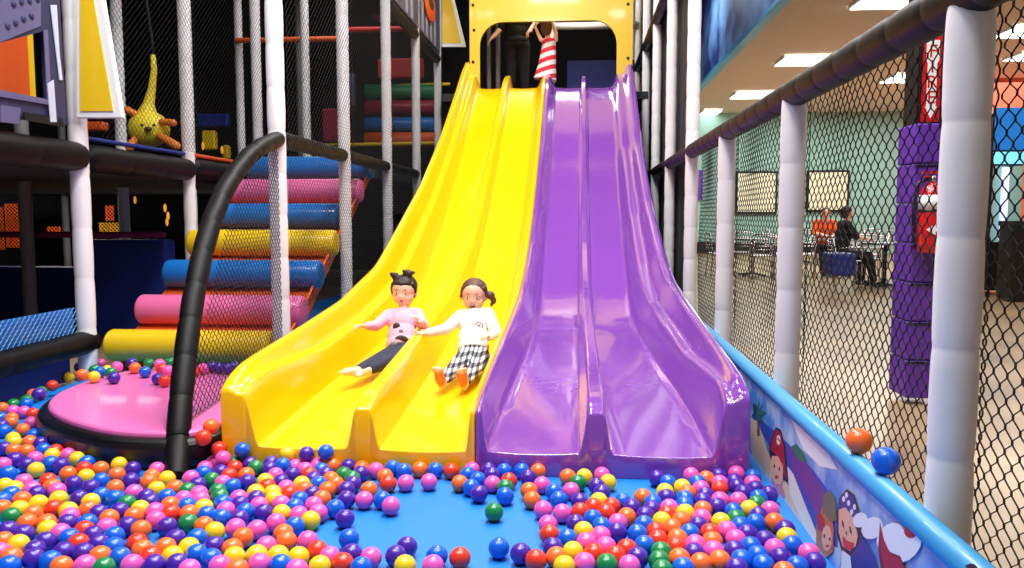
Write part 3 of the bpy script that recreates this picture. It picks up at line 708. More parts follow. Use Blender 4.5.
# ------------------------------------------------------------------ hall on the right
# fixtures
fx = [(775, 833, 56, 65), (730, 772, 92, 98), (850, 912, -3, 8), (880, 912, 74, 82), (992, 1060, 26, 37), (1003, 1050, 52, 60), (905, 930, 91, 95), (700, 716, 110, 114), (1000, 1030, 82, 88)]
fl = ['long ceiling light, third from the blue wall edge', 'ceiling light seen just above the handrail left of the others', 'large ceiling light nearest the top edge', 'ceiling light above the purple column',
      'bright ceiling light above the blue arcade screen', 'ceiling light behind the bright one above the arcade', 'small far ceiling light by the red sign', 'furthest ceiling light above the teal wall', 'far ceiling light over the orange wall']
for (x0, x1, y0, y1), lb in zip(fx, fl):
    a = at(x0, y1, Z=CEIL-.03); b = at(x1, y1, Z=CEIL-.03); c = at((x0+x1)/2, y0, Z=CEIL-.03)
    xa, xb = min(a.x, b.x), max(a.x, b.x); ya, yb = a.y, c.y
    o = empty('ceiling_light', ((xa+xb)/2, (ya+yb)/2, CEIL)); tag(o, lb, 'ceiling light', None)
    B().box((xa-.04, ya-.04, CEIL-.05), (xb+.04, yb+.04, CEIL-.001)).build('frame', 'white_gloss', o); B().box((xa, ya, CEIL-.06), (xb, yb, CEIL-.045)).build('diffuser', 'lamp', o)
# boards on the teal wall
for (x0, x1, y0, y1), lb in (((735, 778, 171, 214), 'cream notice board on the teal wall, left of the pair'), ((806, 850, 170, 212), 'cream notice board on the teal wall, right of the pair')):
    a = at(x0, y1, Y=25.9); b = at(x1, y0, Y=25.9); o = empty('notice_board', a); tag(o, lb, 'board')
    B().box((a.x, 25.9, a.z), (b.x, 25.98, b.z)).build('frame', 'black_plastic', o); B().box((a.x+.07, 25.88, a.z+.07), (b.x-.07, 25.905, b.z-.07)).build('board_face', 'cream_board', o)
a = at(697, 200, Y=25.9); b = at(703, 170, Y=25.9); tag(B().box((a.x, 25.9, a.z), (b.x, 25.98, b.z)).build('banner', 'purple_vinyl'), 'narrow violet banner on the teal wall behind the tall post', 'banner')
# column with purple padding
YC = 5.32; c0 = at(899, 300, Y=YC-.2); c1 = at(940, 300, Y=YC-.2)
PXa, PXb = at(909, 300, Y=YC-.12).x, at(944, 300, Y=YC-.12).x
cx = at(922, 300, Y=YC).x
b_ = B().box((PXa+.02, YC-.06, 1.70), (PXb, YC+.14, CEIL)).build('column', 'black_plastic'); struct(b_)
cp = empty('column_padding', (cx, YC, 0)); tag(cp, 'purple padded wrap around the black hall column', 'padding')
PXa, PXb = at(909, 300, Y=YC-.12).x, at(944, 300, Y=YC-.12).x
zt = at(920, 123, Y=YC-.12).z
zz = np.linspace(.02, zt, 8)
for i in range(7):
    bev(B().box((PXa, YC-.12, zz[i]+.002), (PXb, YC+.16, zz[i+1]-.002)).build('pad_section', 'purple_vinyl', cp), .012, 3)
for i in range(1, 7): B().box((PXa-.002, YC-.125, zz[i]-.02), (PXb+.002, YC-.118, zz[i]-.008)).build('strap', 'black_plastic', cp)
# sign
sx0, sx1 = at(922, 90, Y=YC-.07).x, at(940, 90, Y=YC-.07).x; sz0, sz1 = at(930, 122, Y=YC-.07).z, at(930, 36, Y=YC-.07).z
sg = empty('extinguisher_sign', (sx0, YC-.07, sz0)); tag(sg, 'tall red sign with a white lettered down arrow on the black column', 'sign')
B().box((sx0, YC-.075, sz0), (sx1, YC-.062, sz1)).build('sign_board', 'red_gloss', sg)
sw = sx1-sx0; mx_ = (sx0+sx1)/2; sh = sz1-sz0
B().prism([(mx_+u*sw, YC-.0755, sz0+v*sh) for u, v in ((-.36, .95), (.36, .95), (.36, .72), (.26, .68), (.26, .18), (.33, .18), (0, .04), (-.33, .18), (-.26, .18), (-.26, .68), (-.36, .72))], (0, -.002, 0)).build('arrow', 'white_gloss', sg); ar_ = sg.children[-1]
def text(body, loc, size, m, parent, name='lettering', rot=(PI/2, 0, 0)):
    cu = bpy.data.curves.new('t', 'FONT'); cu.body = body; cu.size = size; cu.extrude = .0008; cu.align_x = 'CENTER'; cu.align_y = 'CENTER'; cu.space_line = .85
    o = bpy.data.objects.new('t', cu); COL.objects.link(o); dg = bpy.context.evaluated_depsgraph_get(); me = bpy.data.meshes.new_from_object(o.evaluated_get(dg))
    bpy.data.objects.remove(o); me.transform(Matrix.Translation(loc) @ (Matrix.Rotation(rot[2], 4, 'Z') @ Matrix.Rotation(rot[0], 4, 'X') @ Matrix.Rotation(rot[1], 4, 'Y')))
    return link(name, me, m, parent)
text('F\nI\nR\nE', (mx_, YC-.079, sz0+sh*.55), .11, 'red_gloss', ar_)
# extinguisher
ex = at(931, 210, Y=YC-.2); ez = (at(930, 253, Y=YC-.2).z, at(930, 165, Y=YC-.2).z)
fe = empty('fire_extinguisher', (ex.x, ex.y, ez[0])); tag(fe, 'red fire extinguisher hanging on the purple column padding', 'fire extinguisher')
H_ = ez[1]-ez[0]
B().sweep([(ex.x, ex.y, ez[0]+H_*t) for t in (0, .02, .1, .66, .74, .80)], [.05, .068, .072, .072, .055, .025], 20).build('cylinder', 'red_gloss', fe, smooth=True)
B().sweep([(ex.x, ex.y, ez[0]+H_*t) for t in (.50, .66)], [.0735, .0735], 20).build('label', 'white_gloss', fe, smooth=True)
B().sweep([(ex.x, ex.y, ez[0]+H_*t) for t in (.47, .495)], [.074, .074], 20).build('band', 'black_plastic', fe, smooth=True)
B().sweep([(ex.x, ex.y, ez[0]+H_*t) for t in (.80, .88)], [.02, .02], 12).build('valve', 'metal', fe, smooth=True); vl = fe.children[-1]
B().box((ex.x-.06, ex.y-.012, ez[0]+H_*.9), (ex.x+.03, ex.y+.012, ez[0]+H_*.93)).box((ex.x-.05, ex.y-.01, ez[0]+H_*.86), (ex.x+.02, ex.y+.01, ez[0]+H_*.88)).build('handle', 'red_vinyl', vl)
B().prism([(ex.x-.055, ex.y-.076, ez[0]+H_*.27), (ex.x, ex.y-.078, ez[0]+H_*.33), (ex.x, ex.y-.078, ez[0]+H_*.29), (ex.x+.05, ex.y-.076, ez[0]+H_*.3), (ex.x+.05, ex.y-.076, ez[0]+H_*.24), (ex.x, ex.y-.078, ez[0]+H_*.25), (ex.x, ex.y-.078, ez[0]+H_*.21)], (0, .004, 0)).build('arrow_sticker', 'white_gloss', fe)
B().sweep([(ex.x-.02, ex.y, ez[0]+H_*.85), (ex.x-.08, ex.y+.0, ez[0]+H_*.8), (ex.x-.1, ex.y+.01, ez[0]+H_*.5), (ex.x-.09, ex.y+.01, ez[0]+H_*.12)], .012, 8).build('hose', 'black_plastic', fe, smooth=True)
# arcade pieces at far right
YAc = 12.6
def acab(px0, px1, Y, zs, label):
    a = at(px0, 200, Y=Y).x; b = at(px1, 200, Y=Y).x
    o = empty('arcade_cabinet', ((a+b)/2, Y+.4, 0)); tag(o, label, 'arcade machine')
    bev(B().box((a, Y, .05), (b, Y+.8, zs)).build('cabinet_body', 'black_plastic', o), .03); return o, a, b
o, a, b = acab(990, 1022, YAc, at(1000, 112, Y=YAc).z, 'arcade machine with blue screen and cyan header at the right edge')
for y0, y1, m_, nm in ((150, 108, 'screen_blue', 'screen'), (164, 152, 'screen_cyan', 'header')):
    z0, z1 = at(1000, y0, Y=YAc).z, at(1000, y1, Y=YAc).z; B().box((a+.01, YAc-.03, z0), (b-.01, YAc-.001, z1)).build(nm, m_, o)
B().box((a+.02, YAc-.02, at(1000, 242, Y=YAc).z), (b-.02, YAc-.001, at(1000, 166, Y=YAc).z)).build('play_window', 'teal_wall', o)
xa = at(997, 200, Y=YAc).x; xb = at(1006, 200, Y=YAc).x
B().sweep([((xa+xb)/2, YAc-.08, at(1000, 240, Y=YAc).z), ((xa+xb)/2, YAc-.08, at(1000, 168, Y=YAc).z)], .05, 12).build('light_tube', 'glow_white', o, smooth=True)
YB_ = 11.6; a = at(1013, 250, Y=YB_); bt = at(1011, 300, Y=YB_)
o = empty('litter_bin', (a.x+.3, YB_+.2, 0)); tag(o, 'tall black bin at the right edge of the hall', 'bin')
bev(B().box((a.x, YB_, 0), (a.x+.5, YB_+.4, at(1011, 224, Y=YB_).z)).build('bin_body', 'black_plastic', o), .02); B().box((a.x-.01, YB_-.01, at(1011, 226, Y=YB_).z), (a.x+.51, YB_+.41, at(1011, 221, Y=YB_).z)).build('bin_lid', 'dark_metal', o)

# café tables and chairs
def cafe_chair():
    o = empty('cafe_chair')
    sg_ = B().sweep([(-.21, -.2, .45), (.21, -.2, .45), (.21, .2, .45), (-.21, .2, .45), (-.21, -.2, .45)], .012, 8)
    for i in range(6): sg_.box((-.2, -.18+i*.065, .448), (.2, -.14+i*.065, .456))
    sg_.build('seat', 'metal', o)
    for sx in (-1, 1):
        B().sweep([(sx*.21, -.2, 0), (sx*.21, -.2, .64), (sx*.21, -.14, .67), (sx*.21, .18, .66)], .013, 8).build('leg', 'metal', o, smooth=True)
        B().sweep([(sx*.2, .24, 0), (sx*.2, .2, .45), (sx*.19, .27, .84)], .013, 8).build('leg', 'metal', o, smooth=True)
    bk = B().sweep([(-.19, .27, .84), (0, .31, .86), (.19, .27, .84)], .014, 8)
    for i in range(4): bk.sweep([(-.19, .24+.01*i, .56+.065*i), (0, .27+.01*i, .56+.065*i), (.19, .24+.01*i, .56+.065*i)], .010, 6)
    bk.build('backrest', 'metal', o, smooth=True)
    return o
def cafe_table():
    o = empty('cafe_table')
    b_ = B().sweep([(0, 0, .72), (0, 0, .75)], .42, 28).build('table_top', 'metal', o)
    B().sweep([(0, 0, .04), (0, 0, .72)], .03, 10).build('pedestal', 'dark_metal', o, smooth=True)
    f_ = B()
    for k in range(4): a = PI/4+PI/2*k; f_.sweep([(0, 0, .06), (.3*math.cos(a), .3*math.sin(a), .02)], .02, 8)
    f_.build('base', 'dark_metal', o); return o
def copy_tree(o):
    c = o.copy(); COL.objects.link(c)
    for ch in o.children:
        d = ch.copy(); COL.objects.link(d); d.parent = c; d.matrix_parent_inverse = Matrix()
    return c
ch0 = cafe_chair(); tb0 = cafe_table(); first = [True, True]
tabs = [(752, 275, 'left of the second fence post'), (836, 276, 'in front of the person in orange'), (884, 286, 'beside the seated person with dark trousers'), (800, 262, 'just behind the second fence post'),
        (925, 258, 'behind the purple column'), (858, 259, 'below the right-hand board'), (1000, 268, 'near the arcade machine')]
chl = ['near side', 'far side', 'left side', 'right side']
TP = []
for ti, (px, py, where) in enumerate(tabs):
    g = at(px, py, Z=0); TP.append(g)
    t = tb0 if ti == 0 else copy_tree(tb0); t.location = (g.x, g.y, -.02); tag(t, 'round silver cafe table ' + where, 'table', 'cafe tables in the hall')
    for ci, (dx, dy, rz) in enumerate(((.05, -.62, PI), (-.05, .62, 0), (-.62, .05, PI/2), (.62, -.05, -PI/2))):
        if (ti, ci) in ((2, 0),): continue
        c_ = ch0 if (ti == 0 and ci == 0) else copy_tree(ch0)
        c_.location = (g.x+dx, g.y+dy, -.02); c_.rotation_euler = (0, 0, rz+random.uniform(-.3, .3)); tag(c_, f'silver cafe chair {chl[ci]}, table {where}', 'chair', 'cafe chairs in the hall')
tag(bev(B().box((at(828, 240, Y=12.5).x, 12.3, .28), (at(853, 240, Y=12.5).x, 12.8, .62)).build('padded_stool', 'deep_blue'), .04), 'dark blue box seat below the person in orange', 'seat')

# ------------------------------------------------------------------ people
def fused(name, b, m, parent, voxel, smooth_it=3):
    o = b.build(name, m, parent)
    r = o.modifiers.new('remesh', 'REMESH'); r.mode = 'VOXEL'; r.voxel_size = voxel; r.use_smooth_shade = True
    s = o.modifiers.new('smooth', 'SMOOTH'); s.iterations = smooth_it; s.factor = .5
    return o
def frame_of(fwd, up=(0, 0, 1)):
    f = Vector(fwd).normalized(); u = Vector(up); r = f.cross(u).normalized(); u = r.cross(f).normalized()
    return Matrix((r, f, u)).transposed()      # columns: right, forward, up
def hand(b, wrist, d, palm_n, s, side, curl=.3, point=False):
    """five fingers: d = direction of the fingers, palm_n = which way the palm faces, side = +1/-1 which side the thumb leaves"""
    d = Vector(d).normalized(); n = Vector(palm_n); n = (n-d*n.dot(d)).normalized(); w = d.cross(n)*side; wrist = Vector(wrist)
    for i, (u, L) in enumerate(((-.34, .34), (-.12, .40), (.11, .42), (.33, .37))):
        root = wrist+d*.08*s; kn = wrist+d*.45*s+w*(u*.42*s)
        b.sweep([root+w*(u*.28*s), kn], [.085*s, .078*s], 8, round_cap=True)
        cu = curl*(1 if not (point and i == 3) else .1)*(1.6 if point and i != 3 else 1)
        p = kn; dd = d.copy()
        for j, q in enumerate((.46, .32, .24)):
            dd = (dd*math.cos(cu)+n*math.sin(cu)).normalized(); n2 = n
            p2 = p+dd*L*s*q*1.15; b.sweep([p, p2], [(.062-.006*j)*s, (.056-.006*j)*s], 8, round_cap=True); p = p2; cu *= 1.25
    t0 = wrist+d*.12*s+w*.16*s; t1 = t0+(d*.6+w*.7+n*.2).normalized()*.2*s; t2 = t1+(d*.9+w*.25+n*.25).normalized()*.17*s
    b.sweep([t0, t1], [.08*s, .07*s], 8, round_cap=True); b.sweep([t1, t2], [.066*s, .055*s], 8, round_cap=True)
def head(b, c, h, R):
    """skull, cheeks, jaw, nose, ears, neck top as one surface"""
    g = lambda x, y, z: Vector(c)+R @ Vector((x*h, y*h, z*h))
    E_ = lambda x, y, z, rx, ry, rz: b.ell(g(x, y, z), (rx*h, ry*h, rz*h), R, 18, 12)
    E_(0, -.05, .12, .385, .44, .385); E_(0, .05, -.10, .325, .34, .35); E_(0, .16, -.36, .15, .13, .115); E_(0, .02, -.28, .22, .22, .18)
    for s in (-1, 1):
        E_(s*.17, .20, -.16, .13, .13, .13); E_(s*.385, -.02, -.06, .035, .07, .10); E_(s*.14, .31, .075, .12, .05, .035)
    E_(0, .385, -.10, .05, .055, .045); E_(0, .355, -.03, .03, .05, .08)
    E_(0, .335, -.235, .085, .04, .05)
    return g
def face(parent, g, h, R, smile=False, hair='hair_dark'):
    for s in (-1, 1):
        ey = B().ell(g(s*.145, .335, .0), (.056*h, .030*h, .027*h), R, 12, 8).build('eye', 'eye_white', parent, smooth=True)
        B().ell(g(s*.145, .354, .0), (.030*h, .014*h, .027*h), R, 10, 8).build('iris', 'eye_dark', ey, smooth=True)
        B().sweep([g(s*.075, .372, .118), g(s*.15, .365, .130), g(s*.23, .32, .112)], [.007*h, .010*h, .005*h], 6).build('eyebrow', hair, parent, smooth=True)
    if smile:
        B().ell(g(0, .365, -.235), (.095*h, .03*h, .055*h), R, 14, 8).build('mouth', 'mouth_dark', parent, smooth=True)
        B().ell(g(0, .378, -.215), (.07*h, .02*h, .016*h), R, 12, 6).build('teeth', 'eye_white', parent, smooth=True)
    else:
        B().ell(g(0, .368, -.225), (.075*h, .025*h, .018*h), R, 12, 6).ell(g(0, .365, -.255), (.06*h, .025*h, .018*h), R, 12, 6).build('lips', 'lips', parent, smooth=True)
def limb(b, pts, rads, n=12):
    for i in range(len(pts)-1): b.sweep([pts[i], pts[i+1]], [rads[i], rads[i+1]], n, round_cap=True)

# ---- girl in pink shirt
def girl(J, cfg):
    """J joints -> one fused body mesh; clothing shells and hair are its children"""
    s = cfg['s']; V3 = Vector; hh = cfg['head_h']; R = frame_of(cfg['face'], cfg.get('up', (0, 0, 1)))
    b = B(); g = head(b, J['head'], hh, R)
    neck = V3(J['neck']); pel = V3(J['pelvis']); chest = V3(J['chest'])
    b.sweep([neck-(neck-chest)*.2, V3(J['head'])+R @ V3((0, -.08*hh, -.25*hh))], [.036*s, .036*s], 12, round_cap=True)
    aR = (V3(J['shR'])-V3(J['shL'])).normalized()
    TR = frame_of(aR.cross(neck-pel), neck-pel)
    b.ell(chest, (.092*s, .062*s, .10*s), TR); b.ell((chest+pel)/2, (.082*s, .060*s, .10*s), TR); b.ell(pel, (.09*s, .07*s, .075*s), TR)
    b.sweep([J['shL'], J['shR']], [.036*s, .036*s], 12, round_cap=True)
    for q in 'LR':
        limb(b, [J['sh'+q], J['el'+q], J['wr'+q]], [.034*s, .027*s, .019*s])
        hd = cfg['hand'+q]; hand(b, J['wr'+q], hd[0], hd[1], .105*s, hd[2], hd[3], hd[4])
        limb(b, [J['hip'+q], J['kn'+q], J['an'+q]], [.055*s, .040*s, .026*s])
        an = V3(J['an'+q]); to = V3(J['toe'+q]); dn = cfg['sole'+q]; dn = V3(dn).normalized(); ax = (to-an).normalized(); lat = ax.cross(dn).normalized()
        b.ell(an-ax*.012*s+dn*.008*s, (.026*s,)*3, None)
        b.sweep([an, to], [.027*s, .024*s], 10, round_cap=True); b.sweep([an-ax*.02*s+dn*.012*s, to+dn*.004*s], [.022*s, .02*s], 10, round_cap=True)
        for k in range(5): b.sweep([to+lat*(k-2)*.0115*s, to+ax*(.022-.0025*abs(k-(0 if q == 'R' else 4)))*s+lat*(k-2)*.012*s+dn*.004*s], [.0095*s if k not in (0, 4) else .011*s]*2, 8, round_cap=True)
    body = fused('person', b, cfg['skin'], None, cfg.get('voxel', .0045), 2)
    tag(body, cfg['label'], 'person')
    face(body, g, hh, R, cfg.get('smile'), cfg['hair'])
    # shirt
    t = B(); t.ell(chest, (.104*s, .076*s, .10*s), TR); t.ell((chest+pel)/2, (.10*s, .076*s, .11*s), TR); t.ell(pel+(chest-pel)*.18, (.105*s, .084*s, .062*s), TR)
    t.sweep([J['shL'], J['shR']], [.044*s, .044*s], 12, round_cap=True); t.sweep([chest, neck], [.07*s, .040*s], 12)
    for q in 'LR':
        e = V3(J['el'+q]); w = V3(J['wr'+q]); f_ = cfg.get('sleeve', .93)
        limb(t, [J['sh'+q], e, e.lerp(w, f_)], [.044*s, .036*s, .028*s])
    fused('shirt', t, cfg['shirt'], body, .006, 3)
    t = B(); t.ell(pel, (.098*s, .078*s, .066*s), TR)
    for q in 'LR':
        k_ = V3(J['kn'+q]); a_ = V3(J['an'+q]); limb(t, [J['hip'+q], k_, k_.lerp(a_, cfg.get('trouser', .88))], [.064*s, .047*s, .034*s])
    fused('trousers', t, cfg['trousers'], body, .006, 3)
    # hair cap + extras
    hb = B(); hb.ell(g(0, -.10, .175), (.415*hh, .445*hh, .385*hh), R); hb.ell(g(0, -.17, -.02), (.38*hh, .34*hh, .33*hh), R)
    for sx in (-1, 1): hb.sweep([g(sx*.30, .12, .30), g(sx*.385, .05, .1), g(sx*.38, .0, -.08)], [.08*hh, .05*hh, .03*hh], 8)
    if cfg.get('fringe'): hb.sweep([g(-.25, .22, .32), g(0, .31, .31), g(.25, .22, .32)], [.07*hh, .08*hh, .07*hh], 10)
    for e_ in cfg['buns']:
        for el in e_: hb.ell(g(-el[0][0], el[0][1], el[0][2]), [v*hh for v in el[1]], R, 12, 8)
    hr_ = fused('hair', hb, cfg['hair'], body, .006, 2)
    if cfg.get('ties'):
        for p in cfg['ties']: B().ell(g(*p), (.06*hh, .06*hh, .05*hh), R, 10, 8).build('hair_tie', 'black_cloth', hr_, smooth=True)
    return body, g, R

shirt_mat('pink_shirt', srgb(236, 170, 192), [])
shirt_mat('white_shirt', srgb(238, 230, 218), [])
J1 = dict(head=at(404, 292, Y=5.32), neck=at(403, 310, Y=5.28), chest=at(403, 322, Y=5.22), pelvis=at(401, 350, Y=5.08),
          shR=at(389, 315, Y=5.25), elR=at(376, 326, Y=5.10), wrR=at(367, 326, Y=5.0), shL=at(417, 314, Y=5.25), elL=at(424, 328, Y=5.12), wrL=at(420, 322, Y=5.0),
          hipR=at(395, 353, Y=5.05), knR=at(376, 362, Y=4.82), anR=at(357, 371, Y=4.60), toeR=at(346, 372, Y=4.52),
          hipL=at(405, 353, Y=5.05), knL=at(388, 362, Y=4.84), anL=at(368, 370, Y=4.68), toeL=at(358, 374, Y=4.58))
c1 = dict(s=1.0, head_h=.215, face=(-.05, -1, -.06), skin='skin', hair='hair_dark', shirt='pink_shirt', trousers='denim', fringe=True,
          label='small girl in a pink printed shirt and dark leggings sliding down the yellow slide',
          handR=((-1, -.4, .12), (0, -.3, -1), -1, .35, True), handL=((-.3, -.5, .6), (-.7, -.4, -.3), 1, .4, False),
          soleR=(-.2, -.6, -.7), soleL=(-.2, -.6, -.7), trouser=.86,
          buns=[[((-.27, .0, .50), (.13, .13, .13)), ((-.38, .0, .56), (.07, .06, .08))], [((.14, -.02, .58), (.16, .14, .14)), ((.30, 0, .62), (.09, .06, .06)), ((.02, 0, .66), (.07, .06, .07))]],
          ties=None)
g1, _, _ = girl(J1, c1)
J2 = dict(head=at(474, 296, Y=5.26), neck=at(474, 311, Y=5.22), chest=at(474, 324, Y=5.16), pelvis=at(473, 353, Y=5.00),
          shR=at(461, 316, Y=5.18), elR=at(446, 329, Y=5.04), wrR=at(428, 333, Y=4.92), shL=at(488, 314, Y=5.18), elL=at(496, 332, Y=5.06), wrL=at(490, 337, Y=4.92),
          hipR=at(467, 356, Y=4.96), knR=at(456, 367, Y=4.72), anR=at(442, 382, Y=4.48), toeR=at(437, 376, Y=4.42),
          hipL=at(480, 356, Y=4.96), knL=at(476, 368, Y=4.72), anL=at(464, 383, Y=4.48), toeL=at(460, 376, Y=4.42))
J2['toeR'] = Vector(J2['anR'])+Vector((-.01, -.05, .075)); J2['toeL'] = Vector(J2['anL'])+Vector((-.005, -.05, .075))
c2 = dict(s=1.02, head_h=.215, face=(-.02, -1, -.08), skin='skin_tan', hair='hair_brown', shirt='white_shirt', trousers='plaid', smile=True,
          label='laughing girl in a white long-sleeved shirt and checked trousers on the yellow slide',
          handR=((-1, -.35, -.02), (.1, -.2, 1), 1, .3, False), handL=((-.3, -.7, .3), (-.4, -.2, -.8), 1, .7, False),
          soleR=(0, -.9, -.3), soleL=(0, -.9, -.3), sleeve=.96,
          buns=[[((.50, -.05, .02), (.15, .13, .14)), ((.60, -.05, -.14), (.10, .08, .13)), ((.54, 0, -.26), (.05, .05, .09))], [((-.41, -.12, -.04), (.07, .08, .09))]], ties=[(-.41, -.05, .06)])
g2, _, _ = girl(J2, c2)
for q in 'RL':     # orange soles of the socks
    an = Vector(J2['an'+q]); to = Vector(J2['toe'+q]); mid_ = an.lerp(to, .55)+Vector((0, -.014, -.004)); ax = (to-an).normalized()
    B().ell(mid_, (.031, .026, .058), frame_of(Vector((0, -1, -.3)), ax), 16, 10).build('sock', 'sole', g2, smooth=True)
# prints on the shirts, lying on the cloth
ch = Vector(J1['chest']); pv = Vector(J1['pelvis'])
for dx, t, rx, rz, m_ in ((-.022, .12, .026, .030, 'wood'), (.016, .62, .050, .040, 'wood'), (-.03, .75, .03, .022, 'grey_vinyl'), (.01, .30, .018, .02, 'grey_vinyl')):
    p = ch.lerp(pv, t); B().ell(p+Vector((dx, -.084, 0)), (rx, .014, rz)).build('shirt_print', m_, g1, smooth=True)
ch = Vector(J2['chest'])+Vector((.042, -.092, -.005))
B().sweep([ch+Vector((.026*math.cos(a), .004*abs(math.cos(a)), .028*math.sin(a))) for a in [2*PI*k/20 for k in range(21)]], .004, 6).build('shirt_print', 'grey_vinyl', g2)
B().ell(ch+Vector((0, .002, .004)), (.014, .005, .012)).build('shirt_print', 'rose_vinyl', g2, smooth=True)

# ---- child in the striped dress and adult at the top of the slides
Yc = 12.15
zd = 2.98
cx_ = at(549, 60, Y=Yc).x
b = B(); hc = at(547, 27, Y=Yc); R = frame_of((.1, 1, 0)); g = head(b, hc, .21, R)
J = dict(chest=at(549, 45, Y=Yc), pel=at(547, 66, Y=Yc))
b.sweep([J['chest'], hc-Vector((0, 0, .06))], [.05, .035], 12, round_cap=True); b.ell(J['chest'], (.10, .07, .11)); b.ell(J['pel'], (.10, .08, .1)); b.sweep([J['chest'], J['pel']], [.085, .09], 14)
for s, e1_, w1_ in ((-1, (541, 40), (535, 27)), (1, (556, 33), (551, 20))):
    sh = J['chest']+Vector((s*.10, 0, .07)); limb(b, [sh, at(*e1_, Y=Yc-.05), at(*w1_, Y=Yc-.05)], [.036, .03, .02]); hand(b, at(*w1_, Y=Yc-.05), (-.3*s, 0, 1), (0, 1, 0), .11, 1, .2)
    hp = Vector((J['pel'].x+s*.05, Yc, J['pel'].z-.05)); kn = Vector((hp.x, Yc+.02, zd+(hp.z-zd)*.5)); an = Vector((hp.x, Yc, zd+.05))
    limb(b, [hp, kn, an], [.055, .042, .028]); b.sweep([an, an+Vector((0, .10, -.02))], [.03, .025], 10, round_cap=True)
kid = fused('person', b, 'skin', None, .008, 2); tag(kid, 'child in a red and white striped dress with raised arms above the slides', 'person')
dz = J['chest']
fused('dress', B().sweep([dz+Vector((0, 0, .09)), dz, J['pel'], at(545, 80, Y=Yc)], [.09, .105, .135, .175], 20), 'stripes', kid, .01, 2)
fused('hair', B().ell(g(0, -.1, .12), (.09, .1, .09)).ell(g(0, -.25, -.15), (.085, .06, .11)), 'hair_brown', kid, .008, 2)
for p in kid.children: pass
# adult
def adult(J, label, top_m, leg_m, hair='hair_dark', skin='skin_tan', hh=.235, fwd=(0, -1, 0), shoes='black_cloth', voxel=.011):
    V3 = Vector; b = B(); R = frame_of(fwd); g = head(b, J['head'], hh, R)
    neck, chest, pel = V3(J['neck']), V3(J['chest']), V3(J['pelvis'])
    b.sweep([chest, V3(J['head'])-V3((0, 0, .06))], [.06, .055], 12, round_cap=True)
    TR = frame_of(fwd, (neck-pel)); b.ell(chest, (.17, .11, .20), TR); b.ell((chest+pel)/2, (.15, .10, .17), TR); b.ell(pel, (.16, .12, .12), TR)
    b.sweep([J['shL'], J['shR']], [.065, .065], 12, round_cap=True)
    for q in 'LR':
        limb(b, [J['sh'+q], J['el'+q], J['wr'+q]], [.058, .045, .03]); d = (V3(J['wr'+q])-V3(J['el'+q])).normalized()
        hand(b, J['wr'+q], d, (0, -.3, -1) if abs(d.z) < .8 else (1 if q == 'L' else -1, 0, 0), .18, 1 if q == 'L' else -1, .35)
        limb(b, [J['hip'+q], J['kn'+q], J['an'+q]], [.095, .068, .045]); an = V3(J['an'+q]); f_ = V3(fwd).normalized()
        b.sweep([an-V3((0, 0, .03)), an+f_*.15-V3((0, 0, .05))], [.045, .035], 10, round_cap=True)
    body = fused('person', b, skin, None, voxel, 2); tag(body, label, 'person'); face(body, g, hh, R, False, hair)
    t = B(); t.ell(chest, (.185, .125, .20), TR); t.ell((chest+pel)/2, (.17, .12, .18), TR); t.ell(pel+V3((0, 0, .03)), (.175, .135, .1), TR); t.sweep([J['shL'], J['shR']], [.077, .077], 12, round_cap=True); t.sweep([chest, neck], [.12, .065], 12)
    for q in 'LR': limb(t, [J['sh'+q], V3(J['sh'+q]).lerp(V3(J['el'+q]), .95)], [.072, .06])
    fused('shirt', t, top_m, body, .012, 3)
    t = B(); t.ell(pel-V3((0, 0, .02)), (.172, .132, .11), TR)
    for q in 'LR': limb(t, [J['hip'+q], J['kn'+q], V3(J['kn'+q]).lerp(V3(J['an'+q]), .92)], [.105, .08, .06])
    fused('trousers', t, leg_m, body, .012, 3)
    for q in 'LR':
        an = V3(J['an'+q]); f_ = V3(fwd).normalized(); fused('shoe', B().sweep([an-f_*.04-V3((0, 0, .035)), an+f_*.17-V3((0, 0, .05))], [.05, .042], 12, round_cap=True), shoes, body, .01, 2)
    fused('hair', B().ell(g(0, -.10, .17), (.415*hh, .45*hh, .385*hh), R).ell(g(0, -.2, -.05), (.37*hh, .3*hh, .33*hh), R), hair, body, .01, 2)
    return body
Ya = 12.7; xa_ = at(518, 60, Y=Ya).x
Ja = dict(head=(xa_, Ya, zd+1.55), neck=(xa_, Ya, zd+1.42), chest=(xa_, Ya, zd+1.22), pelvis=(xa_, Ya, zd+.88), shL=(xa_+.17, Ya, zd+1.38), shR=(xa_-.17, Ya, zd+1.38),
          elL=tuple(at(538, 20, Y=Ya-.1)), wrL=tuple(at(530, 30, Y=Ya-.3)), elR=(xa_-.27, Ya, zd+1.10), wrR=tuple(at(492, 38, Y=Ya-.1)),
          hipL=(xa_+.09, Ya, zd+.84), hipR=(xa_-.09, Ya, zd+.84), knL=(xa_+.10, Ya, zd+.46), knR=(xa_-.10, Ya, zd+.46), anL=(xa_+.11, Ya, zd+.08), anR=(xa_-.11, Ya, zd+.08))
adult(Ja, 'adult in black clothes standing in the slide opening, head hidden by the panel', 'black_cloth', 'black_cloth')
